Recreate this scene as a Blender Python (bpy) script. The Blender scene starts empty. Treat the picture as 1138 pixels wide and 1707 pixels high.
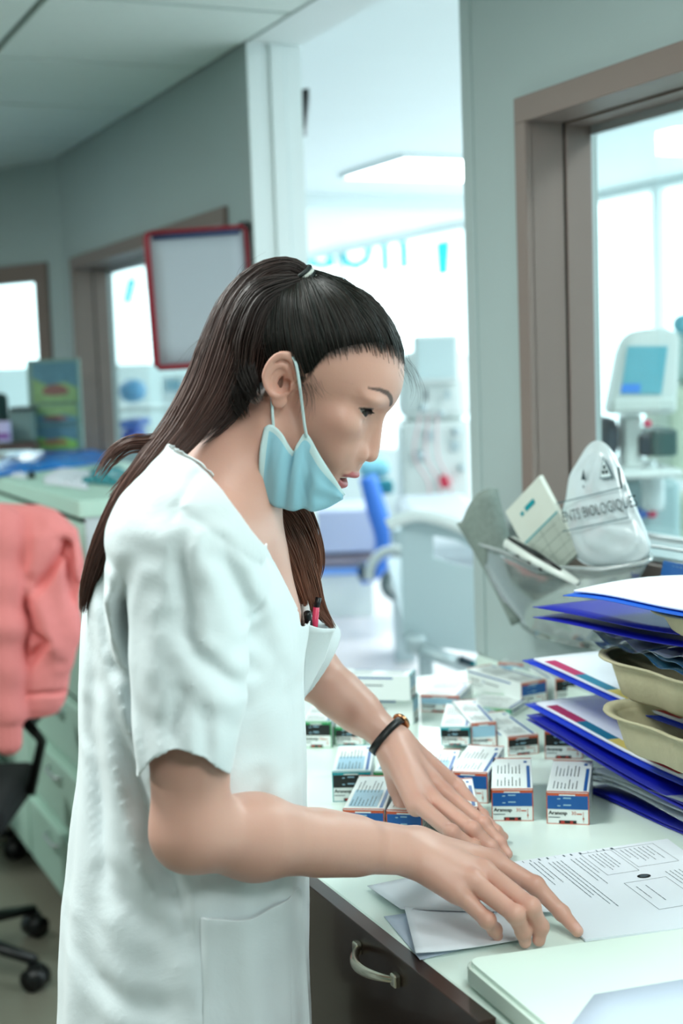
import bpy, bmesh, math, random
import numpy as np
from mathutils import Matrix, Vector, Euler
random.seed(7); np.random.seed(7)
SC = bpy.context.scene
COL = SC.collection

# ------------------------------------------------------------------ camera
YAW, PITCH, ROLL, FPX, HC = math.radians(24.4), math.radians(5.97), math.radians(-2.04), 2370., 1.55
_f = np.array([math.sin(YAW)*math.cos(PITCH), math.cos(YAW)*math.cos(PITCH), -math.sin(PITCH)])
_r = np.array([math.cos(YAW), -math.sin(YAW), 0.]); _u = np.cross(_r, _f)
_r, _u = _r*math.cos(ROLL)+_u*math.sin(ROLL), -_r*math.sin(ROLL)+_u*math.cos(ROLL)
CAMP = np.array([0, 0, HC])
cd = bpy.data.cameras.new('camera'); cam = bpy.data.objects.new('camera', cd); COL.objects.link(cam)
cam.matrix_world = Matrix(((_r[0], _u[0], -_f[0], 0), (_r[1], _u[1], -_f[1], 0), (_r[2], _u[2], -_f[2], HC), (0, 0, 0, 1)))
cd.sensor_fit = 'VERTICAL'; cd.sensor_height = 36.; cd.sensor_width = 24.; cd.lens = 36.*FPX/1707.
cd.clip_start = 0.05; cd.clip_end = 200
cd.dof.use_dof = True; cd.dof.focus_distance = 1.60; cd.dof.aperture_fstop = 4.0
SC.camera = cam
SC.view_settings.view_transform = 'Standard'; SC.view_settings.look = 'None'
SC.view_settings.gamma = 1.0; SC.view_settings.use_curve_mapping = False
SC.view_settings.exposure = 0.0
SC.cycles.use_denoising = True
SC.cycles.max_bounces = 8; SC.cycles.transparent_max_bounces = 16
SC.cycles.sample_clamp_indirect = 6.0; SC.cycles.caustics_reflective = False; SC.cycles.caustics_refractive = False

# ------------------------------------------------------------------ sky and lamps
w = bpy.data.worlds.new('sky'); SC.world = w; w.use_nodes = True
wn = w.node_tree.nodes; wl = w.node_tree.links
bg = wn['Background']; bg.inputs[0].default_value = (0.86, 0.95, 1.0, 1); bg.inputs[1].default_value = 4.0

def area(name, loc, size, power, color=(0.93, 1.0, 0.97), rot=(0, 0, 0), size_y=None):
    ld = bpy.data.lights.new(name, 'AREA'); ld.energy = power; ld.color = color
    ld.shape = 'RECTANGLE'; ld.size = size; ld.size_y = size_y or size
    o = bpy.data.objects.new(name, ld); o.location = loc; o.rotation_euler = rot; COL.objects.link(o); return o

CEIL, FCEIL, DW, CT, CE = 2.392, 2.62, 1.395, 0.936, 0.643   # ceiling, far-room ceiling, wall plane, counter top, counter edge
area('ceiling_lamp', (-0.05, 1.75, CEIL-0.03), 0.58, 27)
area('ceiling_lamp', (0.35, -0.60, CEIL-0.03), 0.58, 27)
area('ceiling_lamp', (-1.55, 2.2, CEIL-0.03), 0.58, 36)
area('ceiling_lamp', (-0.6, 4.6, CEIL-0.03), 0.58, 38)
area('ceiling_lamp', (0.88, 0.62, CEIL-0.03), 0.58, 9)  # added fill lamp over the worktop so the face gets light; no known fixture
for x, y in ((2.5, 1.6), (4.4, 4.0), (3.9, 7.1), (2.7, 10.4)):
    area('ward_ceiling_lamp', (x, y, FCEIL-0.04), 0.58, 22, (0.9, 1.0, 1.0))

# ------------------------------------------------------------------ ray helpers (pixel of the photo -> point on a real plane)
def ray(x, y): return _f+(x-569)/FPX*_r-(y-853.5)/FPX*_u
def PX(x, y, v): d = ray(x, y); return CAMP+d*(v/d[0])
def PY(x, y, v): d = ray(x, y); return CAMP+d*(v/d[1])
def PZ(x, y, v): d = ray(x, y); return CAMP+d*((v-HC)/d[2])
cYw, sYw = math.cos(YAW), math.sin(YAW)
def toL(p): return np.array([cYw*p[0]-sYw*p[1], sYw*p[0]+cYw*p[1], p[2]])     # world -> frame of the nurse (x right, y away, z up)
def toW(q): return np.array([cYw*q[0]+sYw*q[1], -sYw*q[0]+cYw*q[1], q[2]])
def LP(x, y, v): d = toL(ray(x, y)); return np.array([0, 0, HC])+d*(v/d[1])
def LZ(x, y, z): d = toL(ray(x, y)); return np.array([0, 0, HC])+d*((z-HC)/d[2])

# ------------------------------------------------------------------ materials
def s2l(c):
    return tuple(((v/12.92) if v <= 0.04045 else ((v+0.055)/1.055)**2.4) for v in c)
def rgb(r, g, b): return s2l((r/255., g/255., b/255.))
_mats = {}
def mat(name, col, rough=0.5, metal=0.0, noise=None, bump=None, trans=0.0, ior=1.45, sss=0.0, spec=0.5, emit=None, alpha=None, coat=0.0):
    """noise=(scale, amount) mottles the colour; bump=(scale, strength, distance)"""
    if name in _mats: return _mats[name]
    m = bpy.data.materials.new(name); m.use_nodes = True
    nt = m.node_tree; n = nt.nodes; l = nt.links; b = n['Principled BSDF']
    b.inputs['Base Color'].default_value = (*col, 1); b.inputs['Roughness'].default_value = rough
    b.inputs['Metallic'].default_value = metal; b.inputs['IOR'].default_value = ior
    b.inputs['Specular IOR Level'].default_value = spec
    b.inputs['Transmission Weight'].default_value = trans
    b.inputs['Coat Weight'].default_value = coat
    if alpha is not None: b.inputs['Alpha'].default_value = alpha
    if sss: b.inputs['Subsurface Weight'].default_value = sss; b.inputs['Subsurface Radius'].default_value = (0.012, 0.005, 0.003); b.inputs['Subsurface Scale'].default_value = 0.6
    if emit: b.inputs['Emission Color'].default_value = (*emit[0], 1); b.inputs['Emission Strength'].default_value = emit[1]
    tc = n.new('ShaderNodeTexCoord')
    if noise:
        nz = n.new('ShaderNodeTexNoise'); nz.inputs['Scale'].default_value = noise[0]; nz.inputs['Detail'].default_value = 5
        l.new(tc.outputs['Object'], nz.inputs['Vector'])
        mx = n.new('ShaderNodeMix'); mx.data_type = 'RGBA'
        mx.inputs[6].default_value = (*[c*(1-noise[1]) for c in col], 1); mx.inputs[7].default_value = (*[min(1, c*(1+noise[1])) for c in col], 1)
        l.new(nz.outputs['Fac'], mx.inputs[0]); l.new(mx.outputs[2], b.inputs['Base Color'])
    if bump:
        nb = n.new('ShaderNodeTexNoise'); nb.inputs['Scale'].default_value = bump[0]; nb.inputs['Detail'].default_value = 4
        l.new(tc.outputs['Object'], nb.inputs['Vector'])
        bp = n.new('ShaderNodeBump'); bp.inputs['Strength'].default_value = bump[1]; bp.inputs['Distance'].default_value = bump[2]
        l.new(nb.outputs['Fac'], bp.inputs['Height']); l.new(bp.outputs[0], b.inputs['Normal'])
    _mats[name] = m; return m
def film(name, tint, opac, rough=0.12, gloss=0.25):
    """thin clear plastic: part transparent, part diffuse, with a glossy coat"""
    if name in _mats: return _mats[name]
    m = bpy.data.materials.new(name); m.use_nodes = True; nt = m.node_tree; n = nt.nodes; l = nt.links
    n.remove(n['Principled BSDF']); out = n['Material Output']
    t = n.new('ShaderNodeBsdfTransparent'); t.inputs[0].default_value = (0.96, 0.98, 0.98, 1)
    d = n.new('ShaderNodeBsdfDiffuse'); d.inputs[0].default_value = (*tint, 1)
    g = n.new('ShaderNodeBsdfGlossy'); g.inputs['Roughness'].default_value = rough; g.inputs[0].default_value = (0.9, 0.9, 0.9, 1)
    fr_ = n.new('ShaderNodeLayerWeight'); fr_.inputs[0].default_value = 0.25; fr = n.new('ShaderNodeMath'); fr.operation = 'MULTIPLY_ADD'; fr.inputs[1].default_value = 0.6; fr.inputs[2].default_value = 0.06; l.new(fr_.outputs['Facing'], fr.inputs[0])
    nz = n.new('ShaderNodeTexNoise'); nz.inputs['Scale'].default_value = 14; tc = n.new('ShaderNodeTexCoord'); l.new(tc.outputs['Object'], nz.inputs['Vector'])
    mr = n.new('ShaderNodeMapRange'); mr.inputs[1].default_value = 0.3; mr.inputs[2].default_value = 0.7
    mr.inputs[3].default_value = max(0, opac-gloss*0.5); mr.inputs[4].default_value = min(1, opac+gloss*0.5); l.new(nz.outputs['Fac'], mr.inputs[0])
    a = n.new('ShaderNodeMixShader'); l.new(mr.outputs[0], a.inputs[0]); l.new(t.outputs[0], a.inputs[1]); l.new(d.outputs[0], a.inputs[2])
    c = n.new('ShaderNodeMixShader'); l.new(fr.outputs[0], c.inputs[0]); l.new(a.outputs[0], c.inputs[1]); l.new(g.outputs[0], c.inputs[2])
    l.new(c.outputs[0], out.inputs[0]); _mats[name] = m; return m

# ------------------------------------------------------------------ object helpers
def wmat(o):
    m = o.matrix_basis.copy()
    if o.parent: m = wmat(o.parent) @ o.matrix_parent_inverse @ m
    return m
def par(o, p):
    if p is not None: o.parent = p; o.matrix_parent_inverse = wmat(p).inverted()
    return o
def tag(o, label=None, cat=None, group=None, kind=None):
    if label: o['label'] = label
    if cat: o['category'] = cat
    if group: o['group'] = group
    if kind: o['kind'] = kind
    return o
def thing(name, label, cat, loc=(0, 0, 0), rz=0.0, group=None, rot=None):
    o = bpy.data.objects.new(name, None); COL.objects.link(o); o.empty_display_size = 0.05
    o.location = loc; o.rotation_euler = rot if rot is not None else (0, 0, rz)
    return tag(o, label, cat, group)
def mobj(name, v, f, m, parent=None, smooth=False, M=None):
    me = bpy.data.meshes.new(name)
    if M is not None: v = [tuple(M @ Vector(p)) for p in v]
    me.from_pydata([tuple(map(float, p)) for p in v], [], [tuple(map(int, q)) for q in f]); me.update()
    for x in (m if isinstance(m, (list, tuple)) else [m]): me.materials.append(x)
    if smooth: me.polygons.foreach_set('use_smooth', [True]*len(me.polygons))
    o = bpy.data.objects.new(name, me); COL.objects.link(o); return par(o, parent)
def npmesh(name, v, tris, m, parent=None, smooth=True, quads=None):
    """fast numpy mesh"""
    v = np.asarray(v, np.float32); fs = []
    loops = []; starts = []; tot = []; c = 0
    for F in (tris, quads):
        if F is None or len(F) == 0: continue
        F = np.asarray(F, np.int32); k = F.shape[1]
        loops.append(F.ravel()); starts.append(c+np.arange(len(F))*k); tot.append(np.full(len(F), k)); c += F.size
    me = bpy.data.meshes.new(name); me.vertices.add(len(v)); me.vertices.foreach_set('co', v.ravel())
    lp = np.concatenate(loops).astype(np.int32); st = np.concatenate(starts).astype(np.int32)
    me.loops.add(len(lp)); me.loops.foreach_set('vertex_index', lp)
    me.polygons.add(len(st)); me.polygons.foreach_set('loop_start', st)
    me.update(calc_edges=True)
    if smooth: me.polygons.foreach_set('use_smooth', np.ones(len(st), bool))
    for x in (m if isinstance(m, (list, tuple)) else [m]): me.materials.append(x)
    o = bpy.data.objects.new(name, me); COL.objects.link(o); return par(o, parent)
def bmo(name, bm, m, parent=None, smooth=False, M=None):
    if M is not None: bm.transform(M)
    me = bpy.data.meshes.new(name); bm.to_mesh(me); bm.free()
    for x in (m if isinstance(m, (list, tuple)) else [m]): me.materials.append(x)
    if smooth: me.polygons.foreach_set('use_smooth', [True]*len(me.polygons))
    o = bpy.data.objects.new(name, me); COL.objects.link(o); return par(o, parent)
def add_box(bm, lo, hi, bev=0.0, seg=2, M=None, mi=0):
    lo = Vector(lo); hi = Vector(hi); c = (lo+hi)/2; s = hi-lo
    r = bmesh.ops.create_cube(bm, size=1.0, matrix=Matrix.Translation(c) @ Matrix.Diagonal((*s, 1)))
    vs = r['verts']; fs = set(f for v in vs for f in v.link_faces)
    if bev > 0:
        es = list({e for v in vs for e in v.link_edges})
        rr = bmesh.ops.bevel(bm, geom=es, offset=min(bev, min(s)*0.49), segments=seg, affect='EDGES', profile=0.5)
        fs = set(rr['faces']) | {f for v in rr['verts'] for f in v.link_faces}
        vs = list({v for f in fs for v in f.verts})
    for f in fs: f.material_index = mi
    if M is not None: bmesh.ops.transform(bm, matrix=M, verts=vs)
    return vs
def box(name, lo, hi, m, parent=None, bev=0.0, seg=2, M=None):
    lo2 = [min(a, b) for a, b in zip(lo, hi)]; hi2 = [max(a, b) for a, b in zip(lo, hi)]
    bm = bmesh.new(); add_box(bm, lo2, hi2, bev, seg, M); return bmo(name, bm, m, parent, smooth=False)
def boxes(name, L, m, parent=None, bev=0.0, M=None):
    bm = bmesh.new()
    for lo, hi in L: add_box(bm, [min(a, b) for a, b in zip(lo, hi)], [max(a, b) for a, b in zip(lo, hi)], bev)
    return bmo(name, bm, m, parent, M=M)
def smoothpath(pts, n=8):
    P = [np.array(p, float) for p in pts]
    if len(P) < 3: return P
    out = []
    Q = [2*P[0]-P[1]]+P+[2*P[-1]-P[-2]]
    for i in range(1, len(Q)-2):
        for k in range(n):
            t = k/n; a, b, c, d = Q[i-1], Q[i], Q[i+1], Q[i+2]
            out.append(0.5*((2*b)+(-a+c)*t+(2*a-5*b+4*c-d)*t*t+(-a+3*b-3*c+d)*t**3))
    out.append(P[-1]); return out
def add_tube(V, F, pts, rad, seg=8, cap=True, flat=1.0, up=None):
    pts = [np.array(p, float) for p in pts]; n = len(pts)
    rad = [rad]*n if np.isscalar(rad) else list(np.interp(np.linspace(0, 1, n), np.linspace(0, 1, len(rad)), rad))
    T = [pts[min(i+1, n-1)]-pts[max(i-1, 0)] for i in range(n)]
    T = [t/(np.linalg.norm(t)+1e-12) for t in T]
    a = np.array([0, 0, 1.]) if up is None else np.array(up, float)
    if abs(T[0]@a) > 0.95: a = np.array([1., 0, 0])
    N = a-T[0]*(a@T[0]); N /= np.linalg.norm(N); b0 = len(V)
    for i in range(n):
        N = N-T[i]*(N@T[i]); N /= np.linalg.norm(N); B = np.cross(T[i], N)
        for k in range(seg):
            t = 2*math.pi*k/seg; V.append(pts[i]+rad[i]*(math.cos(t)*N*flat+math.sin(t)*B))
    for i in range(n-1):
        for k in range(seg):
            F.append((b0+i*seg+k, b0+i*seg+(k+1) % seg, b0+(i+1)*seg+(k+1) % seg, b0+(i+1)*seg+k))
    if cap:
        F.append(tuple(b0+k for k in range(seg))[::-1]); F.append(tuple(b0+(n-1)*seg+k for k in range(seg)))
def tube(name, pts, rad, m, parent=None, seg=10, flat=1.0, up=None, M=None):
    V, F = [], []; add_tube(V, F, pts, rad, seg, True, flat, up); return mobj(name, V, F, m, parent, True, M)
def lathe(name, prof, m, parent=None, seg=24, M=None):
    V, F = [], []
    for r, z in prof:
        for k in range(seg): t = 2*math.pi*k/seg; V.append((r*math.cos(t), r*math.sin(t), z))
    n = len(prof)
    for i in range(n-1):
        for k in range(seg): F.append((i*seg+k, i*seg+(k+1) % seg, (i+1)*seg+(k+1) % seg, (i+1)*seg+k))
    F.append(tuple(range(seg))[::-1]); F.append(tuple((n-1)*seg+k for k in range(seg)))
    return mobj(name, V, F, m, parent, True, M)
def prism(name, poly, z0, z1, m, parent=None, M=None, bev=0.0):
    """extrude a 2-D outline (x, y) from z0 to z1"""
    bm = bmesh.new(); vs = [bm.verts.new((p[0], p[1], z0)) for p in poly]; f = bm.faces.new(vs)
    r = bmesh.ops.extrude_face_region(bm, geom=[f]); bmesh.ops.translate(bm, vec=(0, 0, z1-z0), verts=[e for e in r['geom'] if isinstance(e, bmesh.types.BMVert)])
    bmesh.ops.recalc_face_normals(bm, faces=bm.faces)
    if bev: bmesh.ops.bevel(bm, geom=list(bm.edges), offset=bev, segments=2, affect='EDGES')
    return bmo(name, bm, m, parent, M=M)
def solidify(o, t, off=0.0):
    md = o.modifiers.new('solid', 'SOLIDIFY'); md.thickness = t; md.offset = off; return o
def sheet(name, fn, nu, nv, m, parent=None, thick=0.0, M=None, mi=None):
    """grid surface fn(u,v)->xyz"""
    V = [fn(i/nu, j/nv) for j in range(nv+1) for i in range(nu+1)]
    F = [(j*(nu+1)+i, j*(nu+1)+i+1, (j+1)*(nu+1)+i+1, (j+1)*(nu+1)+i) for j in range(nv) for i in range(nu)]
    o = mobj(name, V, F, m, parent, True, M)
    if mi is not None:
        for k, p in enumerate(o.data.polygons): p.material_index = mi((k % nu+0.5)/nu, (k//nu+0.5)/nv)
    if thick: solidify(o, thick)
    return o
_fonts = {}
def text_mesh(s, size, depth=0.0):
    """the string as a flat mesh, lying in x/y, origin at its left baseline"""
    k = (s, size, depth)
    if k not in _fonts:
        c = bpy.data.curves.new('txt', 'FONT'); c.body = s; c.size = size; c.extrude = depth; c.resolution_u = 2; c.offset = 0.012*size if size > .3 else 0
        o = bpy.data.objects.new('txt', c); COL.objects.link(o)
        dg = bpy.context.evaluated_depsgraph_get(); me = bpy.data.meshes.new_from_object(o.evaluated_get(dg))
        bpy.data.objects.remove(o); bpy.data.curves.remove(c)
        _fonts[k] = ([tuple(v.co) for v in me.vertices], [tuple(p.vertices) for p in me.polygons]); bpy.data.meshes.remove(me)
    return _fonts[k]
class Flat:
    """collects flat print (patches, lettering) of several inks into one mesh"""
    def __init__(s): s.V, s.F, s.I = [], [], []
    def rect(s, fr, x0, y0, x1, y1, mi, h=0.0):
        o, u, v, n = fr; b = len(s.V)
        for x, y in ((x0, y0), (x1, y0), (x1, y1), (x0, y1)): s.V.append(o+u*x+v*y+n*h)
        s.F.append((b, b+1, b+2, b+3)); s.I.append(mi)
    def poly(s, fr, pts, mi, h=0.0):
        o, u, v, n = fr; b = len(s.V)
        for x, y in pts: s.V.append(o+u*x+v*y+n*h)
        s.F.append(tuple(range(b, b+len(pts)))); s.I.append(mi)
    def text(s, fr, x, y, t, size, mi, h=0.0, rot=0.0, sx=1.0):
        o, u, v, n = fr; V, F = text_mesh(t, size); b = len(s.V); c, q = math.cos(rot), math.sin(rot)
        for p in V: s.V.append(o+u*(x+(p[0]*c*sx-p[1]*q))+v*(y+(p[0]*q*sx+p[1]*c))+n*h)
        for f in F: s.F.append(tuple(b+i for i in f)); s.I.append(mi)
    def build(s, name, mats, parent):
        o = mobj(name, s.V, s.F, mats, parent); o.data.polygons.foreach_set('material_index', s.I); return o
def frame(o, u, v):
    o = np.array(o, float); u = np.array(u, float); v = np.array(v, float)
    u /= np.linalg.norm(u); v /= np.linalg.norm(v); return (o, u, v, np.cross(u, v))

LOC = Matrix(((cYw, sYw, 0, 0), (-sYw, cYw, 0, 0), (0, 0, 1, 0), (0, 0, 0, 1)))   # nurse frame -> world
def LB(name, x0, y0, x1, y1, ly, d, m, parent=None, bev=0.0, seg=2):
    a = LP(x0, y1, ly); b = LP(x1, y0, ly)
    return box(name, (a[0], ly, a[2]), (b[0], ly+d, b[2]), m, parent, bev, seg, LOC)
def LF(name, x0, y0, x1, ly, d, m, parent=None, bev=0.0):
    a = LP(x0, y0, ly); b = LP(x1, y0, ly); return box(name, (a[0], ly, 0.0), (b[0], ly+d, a[2]), m, parent, bev, 2, LOC)
def wl_(p): return tuple(toW(p))

# ================================================================== THE ROOM
M_wall = mat('wall_paint', rgb(172, 188, 188), 0.6, noise=(3, 0.03), bump=(260, 0.08, 0.0006))
M_wallw = mat('white_wall_paint', rgb(225, 236, 236), 0.55, noise=(3, 0.02), bump=(200, 0.06, 0.0006))
M_brown = mat('brown_frame_paint', rgb(132, 116, 109), 0.42, noise=(8, 0.05), bump=(90, 0.06, 0.0005))
M_gap = mat('dark_gap', rgb(20, 28, 28), 0.8)
M_tile = mat('ceiling_tile', rgb(222, 236, 232), 0.7, noise=(30, 0.03), bump=(500, 0.2, 0.0008))
M_grid = mat('ceiling_grid', rgb(120, 138, 134), 0.5)
M_floor = mat('near_floor', rgb(128, 126, 112), 0.3, noise=(2.2, 0.12))
M_ffloor = mat('ward_floor', rgb(222, 216, 218), 0.35, noise=(2, 0.04))
M_alu = mat('aluminium', rgb(205, 214, 216), 0.3, 0.6)
M_white = mat('white_laminate', rgb(232, 240, 236), 0.35, noise=(2, 0.015))
def glassmat():
    m = bpy.data.materials.new('window_glass'); m.use_nodes = True; n = m.node_tree.nodes; l = m.node_tree.links
    n.remove(n['Principled BSDF']); t = n.new('ShaderNodeBsdfTransparent'); t.inputs[0].default_value = (0.93, 0.985, 0.98, 1)
    g = n.new('ShaderNodeBsdfGlossy'); g.inputs['Roughness'].default_value = 0.02
    f = n.new('ShaderNodeLayerWeight'); f.inputs[0].default_value = 0.2; x = n.new('ShaderNodeMixShader'); q = n.new('ShaderNodeMath'); q.operation = 'MULTIPLY_ADD'; q.inputs[1].default_value = 0.5; q.inputs[2].default_value = 0.02; l.new(f.outputs['Facing'], q.inputs[0])
    l.new(q.outputs[0], x.inputs[0]); l.new(t.outputs[0], x.inputs[1]); l.new(g.outputs[0], x.inputs[2]); l.new(x.outputs[0], n['Material Output'].inputs[0]); return m
M_glass = glassmat()

def struct(o, label=None): return tag(o, label, None, None, 'structure')
WT = 0.148                          # wall thickness
D0, D1 = 2.44, 3.57                 # doorway along the partition
struct(box('floor', (-3.2, -2.2, -0.06), (DW+WT, 7.6, 0.0), M_floor))
struct(box('floor_ward', (DW+WT, -2.2, -0.06), (5.75, 14.6, 0.0), M_ffloor))
# partition wall with two windows and a doorway
W1 = (0.55, 2.234, 1.166, 2.009)    # window_1 outer casing: y0,y1,z0,z1
W2 = (3.762, 5.512, 0.95, 1.993)
def wall_with_hole(name, y0, y1, hole, z1):
    a, b, c, d = hole
    L = [((DW, y0, 0), (DW+WT, a, z1)), ((DW, b, 0), (DW+WT, y1, z1)), ((DW, a, 0), (DW+WT, b, c)), ((DW, a, d), (DW+WT, b, z1))]
    return struct(boxes(name, L, M_wall))
wall_with_hole('wall_right', -2.2, D0, (W1[0]+.02, W1[1]-.02, W1[2]+.02, W1[3]-.02), FCEIL)
wall_with_hole('wall_left', D1, 5.68, (W2[0]+.02, W2[1]-.02, W2[2]+.02, W2[3]-.02), FCEIL)
struct(box('wall_header', (DW, D0, CEIL), (DW+WT, D1, FCEIL), M_wallw))
# corner guards on both door jambs
struct(box('trim_1', (DW-0.004, D0-0.035, CT+.03), (DW+WT+0.004, D0+0.003, CEIL), M_wall, bev=0.002), 'grey corner profile on the near door jamb')
struct(boxes('trim_2', [((DW-0.003, D1-0.004, 0), (DW+0.03, D1+0.0, CEIL)), ((DW+0.06, D1-0.012, 0), (DW+0.10, D1, CEIL)), ((DW+0.104, D1-0.004, 0), (DW+WT+.003, D1, CEIL))], M_wallw, bev=0.001), 'white ribbed lining of the far door jamb')
jl = struct(box('trim_3', (DW+0.03, D1-0.003, 0), (DW+0.06, D1, CEIL), M_wallw))

def partition_window(name, W, label):
    y0, y1, z0, z1 = W; t = 0.045
    w_ = struct(box(name, (DW-0.001, y0+t, z0+t), (DW, y0+t+0.001, z0+t+0.001), M_brown), label)
    bm = bmesh.new()
    for lo, hi in (((DW-0.016, y0, z1-t), (DW+0.0, y1, z1)), ((DW-0.016, y0, z0), (DW, y1, z0+t)), ((DW-0.016, y0, z0+t), (DW, y0+t*0.8, z1-t)), ((DW-0.016, y1-t*0.8, z0+t), (DW, y1, z1-t))):
        add_box(bm, lo, hi, 0.0015)
    bmo('casing', bm, M_brown, w_)
    a, b, c, d = y0+t*0.8, y1-t*0.8, z0+t, z1-t
    bm = bmesh.new()                                    # lining through the wall, in two steps with a shadow gap
    for x0, x1, e in ((DW-0.004, DW+0.064, 0.0), (DW+0.068, DW+0.122, 0.004)):
        add_box(bm, (x0, a-0.012, c+e), (x1, a+e, d-e), 0.001); add_box(bm, (x0, b-e, c+e), (x1, b+0.012, d-e), 0.001)
        add_box(bm, (x0, a-0.012, d-e), (x1, b+0.012, d+0.012), 0.001); add_box(bm, (x0, a-0.012, c-0.012), (x1, b+0.012, c+e), 0.001)
    bmo('lining', bm, M_brown, w_)
    bm = bmesh.new()
    for lo, hi in (((DW+0.060, a-0.014, c-.006), (DW+0.072, a-0.0005, d+.006)), ((DW+0.060, b+0.0005, c-.006), (DW+0.072, b+0.014, d+.006)), ((DW+0.060, a-.01, d+0.0005), (DW+0.072, b+.01, d+0.012))): add_box(bm, lo, hi)
    bmo('shadow_gap', bm, M_gap, w_)
    bm = bmesh.new()
    for lo, hi in (((DW+0.122, a, c+0.004), (DW+0.14, b, c+0.022)), ((DW+0.122, a, d-0.02), (DW+0.14, b, d)), ((DW+0.005, a, c+0.001), (DW+0.058, b, c+0.012)), ((DW+0.075, a, c+0.004), (DW+0.12, b, c+0.014))): add_box(bm, lo, hi, 0.002)
    bmo('glazing_bead', bm, M_alu, w_)
    box('pane', (DW+0.126, a, c+.01), (DW+0.131, b, d-.01), M_glass, w_)
    return w_
partition_window('window_1', W1, 'brown framed window in the partition beside the counter')
partition_window('window_2', W2, 'brown framed window behind the low drawer cabinet')
# slanting end wall on the left with a third window
A3 = np.array([DW, 5.667, 0.]); B3 = PZ(0, 281, CEIL); B3[2] = 0; d3 = (B3-A3); d3 /= np.linalg.norm(d3); n3 = np.array([d3[1], -d3[0], 0])
if n3[1] > 0: n3 = -n3
M3 = Matrix(((d3[0], -n3[0], 0, A3[0]), (d3[1], -n3[1], 0, A3[1]), (0, 0, 1, 0), (0, 0, 0, 1)))  # x along wall, y into wall
h0, h1 = 0.155, 1.6
struct(boxes('wall_back', [((-0.005, 0, 0), (h0, 0.12, CEIL+.2)), ((h1, 0, 0), (6.2, 0.12, CEIL+.2)), ((h0, 0, 1.93), (h1, 0.12, CEIL+.2)), ((h0, 0, 0), (h1, 0.12, 1.2))], M_wall, M=M3))
w3 = struct(box('window_3', (h0, -0.001, 1.2), (h0+.001, 0, 1.201), M_brown, M=M3), 'brown framed window in the far slanting wall')
boxes('casing', [((h0-.065, -0.016, 1.2), (h0+.005, 0, 1.995)), ((h1-.005, -0.016, 1.2), (h1+.06, 0, 1.995)), ((h0, -0.016, 1.925), (h1, 0, 1.995)), ((h0, -0.016, 1.16), (h1, 0, 1.22))], M_brown, w3, M=M3)
box('pane', (h0, 0.06, 1.2), (h1, 0.065, 1.93), M_glass, w3, M=M3)
# other walls of the near room (behind and beside the camera)
struct(box('wall_side', (-3.3, -2.2, 0), (-3.2, 8.9, CEIL+.2), M_wall))
struct(box('wall_front', (-3.3, -2.3, 0), (DW+WT, -2.2, CEIL+.2), M_wall))
# near ceiling: grid of 0.6 m tiles, open above the door threshold
cg = struct(box('ceiling', (-3.2, -2.2, CEIL+0.012), (DW+0.10, 8.4, CEIL+0.03), M_grid))
tiles = None; P = 0.653
tm = None
y = 3.905-P*9
while y < 6.4:
    x = 0.797-P*6
    while x < DW:
        x1 = min(x+P, DW+0.0)
        if x1-x > 0.05:
            o = box('ceiling_tile', (x+0.010, y+0.012, CEIL), (x1-0.010, y+P-0.012, CEIL+0.014), M_tile, cg, bev=0.002, seg=1)
        x += P
    y += P
# ------------------------------------------------------------------ the ward beyond
struct(box('ceiling_ward', (DW+WT-.02, -2.2, FCEIL), (5.75, 14.6, FCEIL+0.05), M_wallw))
struct(box('wall_ward_near', (DW+WT, -2.3, 0), (5.75, -2.2, FCEIL), M_wallw))
struct(box('wall_ward_far', (-3.3, 14.6, 0), (5.75, 14.7, 1.62), M_wallw))
for k_ in range(4): struct(box('window_%d' % (20+k_), (-3.28+2.26*k_, 14.64, 1.62), (-1.06+2.26*k_, 14.646, FCEIL), M_glass), 'high window across the far end of the ward')
struct(box('wall_ward_left', (-3.4, 8.9, 0), (-3.3, 14.6, FCEIL), M_wallw))
struct(box('floor_ward_end', (-3.3, 7.6, -0.06), (DW+WT, 14.6, 0.0), M_ffloor)); struct(box('ceiling_ward_end', (-3.3, 8.4, FCEIL), (DW+WT-.02, 14.6, FCEIL+.05), M_wallw))
XW = 5.62
SILL = 0.78
struct(box('wall_windows', (XW, -2.2, 0), (XW+0.12, 14.6, SILL), M_wallw))
struct(box('trim_4', (XW-0.02, -2.2, FCEIL-0.05), (XW+0.1, 14.6, FCEIL), M_wallw), 'white head rail above the ward windows')
y = -2.2; k = 4
while y < 14:
    wv = struct(box('window_%d' % k, (XW+0.05, y+0.04, SILL), (XW+0.056, y+2.38, FCEIL-0.05), M_glass), 'tall bright window of the ward'); k += 1
    box('window_frame', (XW+0.02, y-0.03, SILL), (XW+0.08, y+0.03, FCEIL-0.05), M_wallw, wv)
    y += 2.42
# dropped beam across the ward ceiling
struct(box('beam', (DW+WT, 8.35, FCEIL-0.10), (XW, 8.75, FCEIL), M_wallw))
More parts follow.
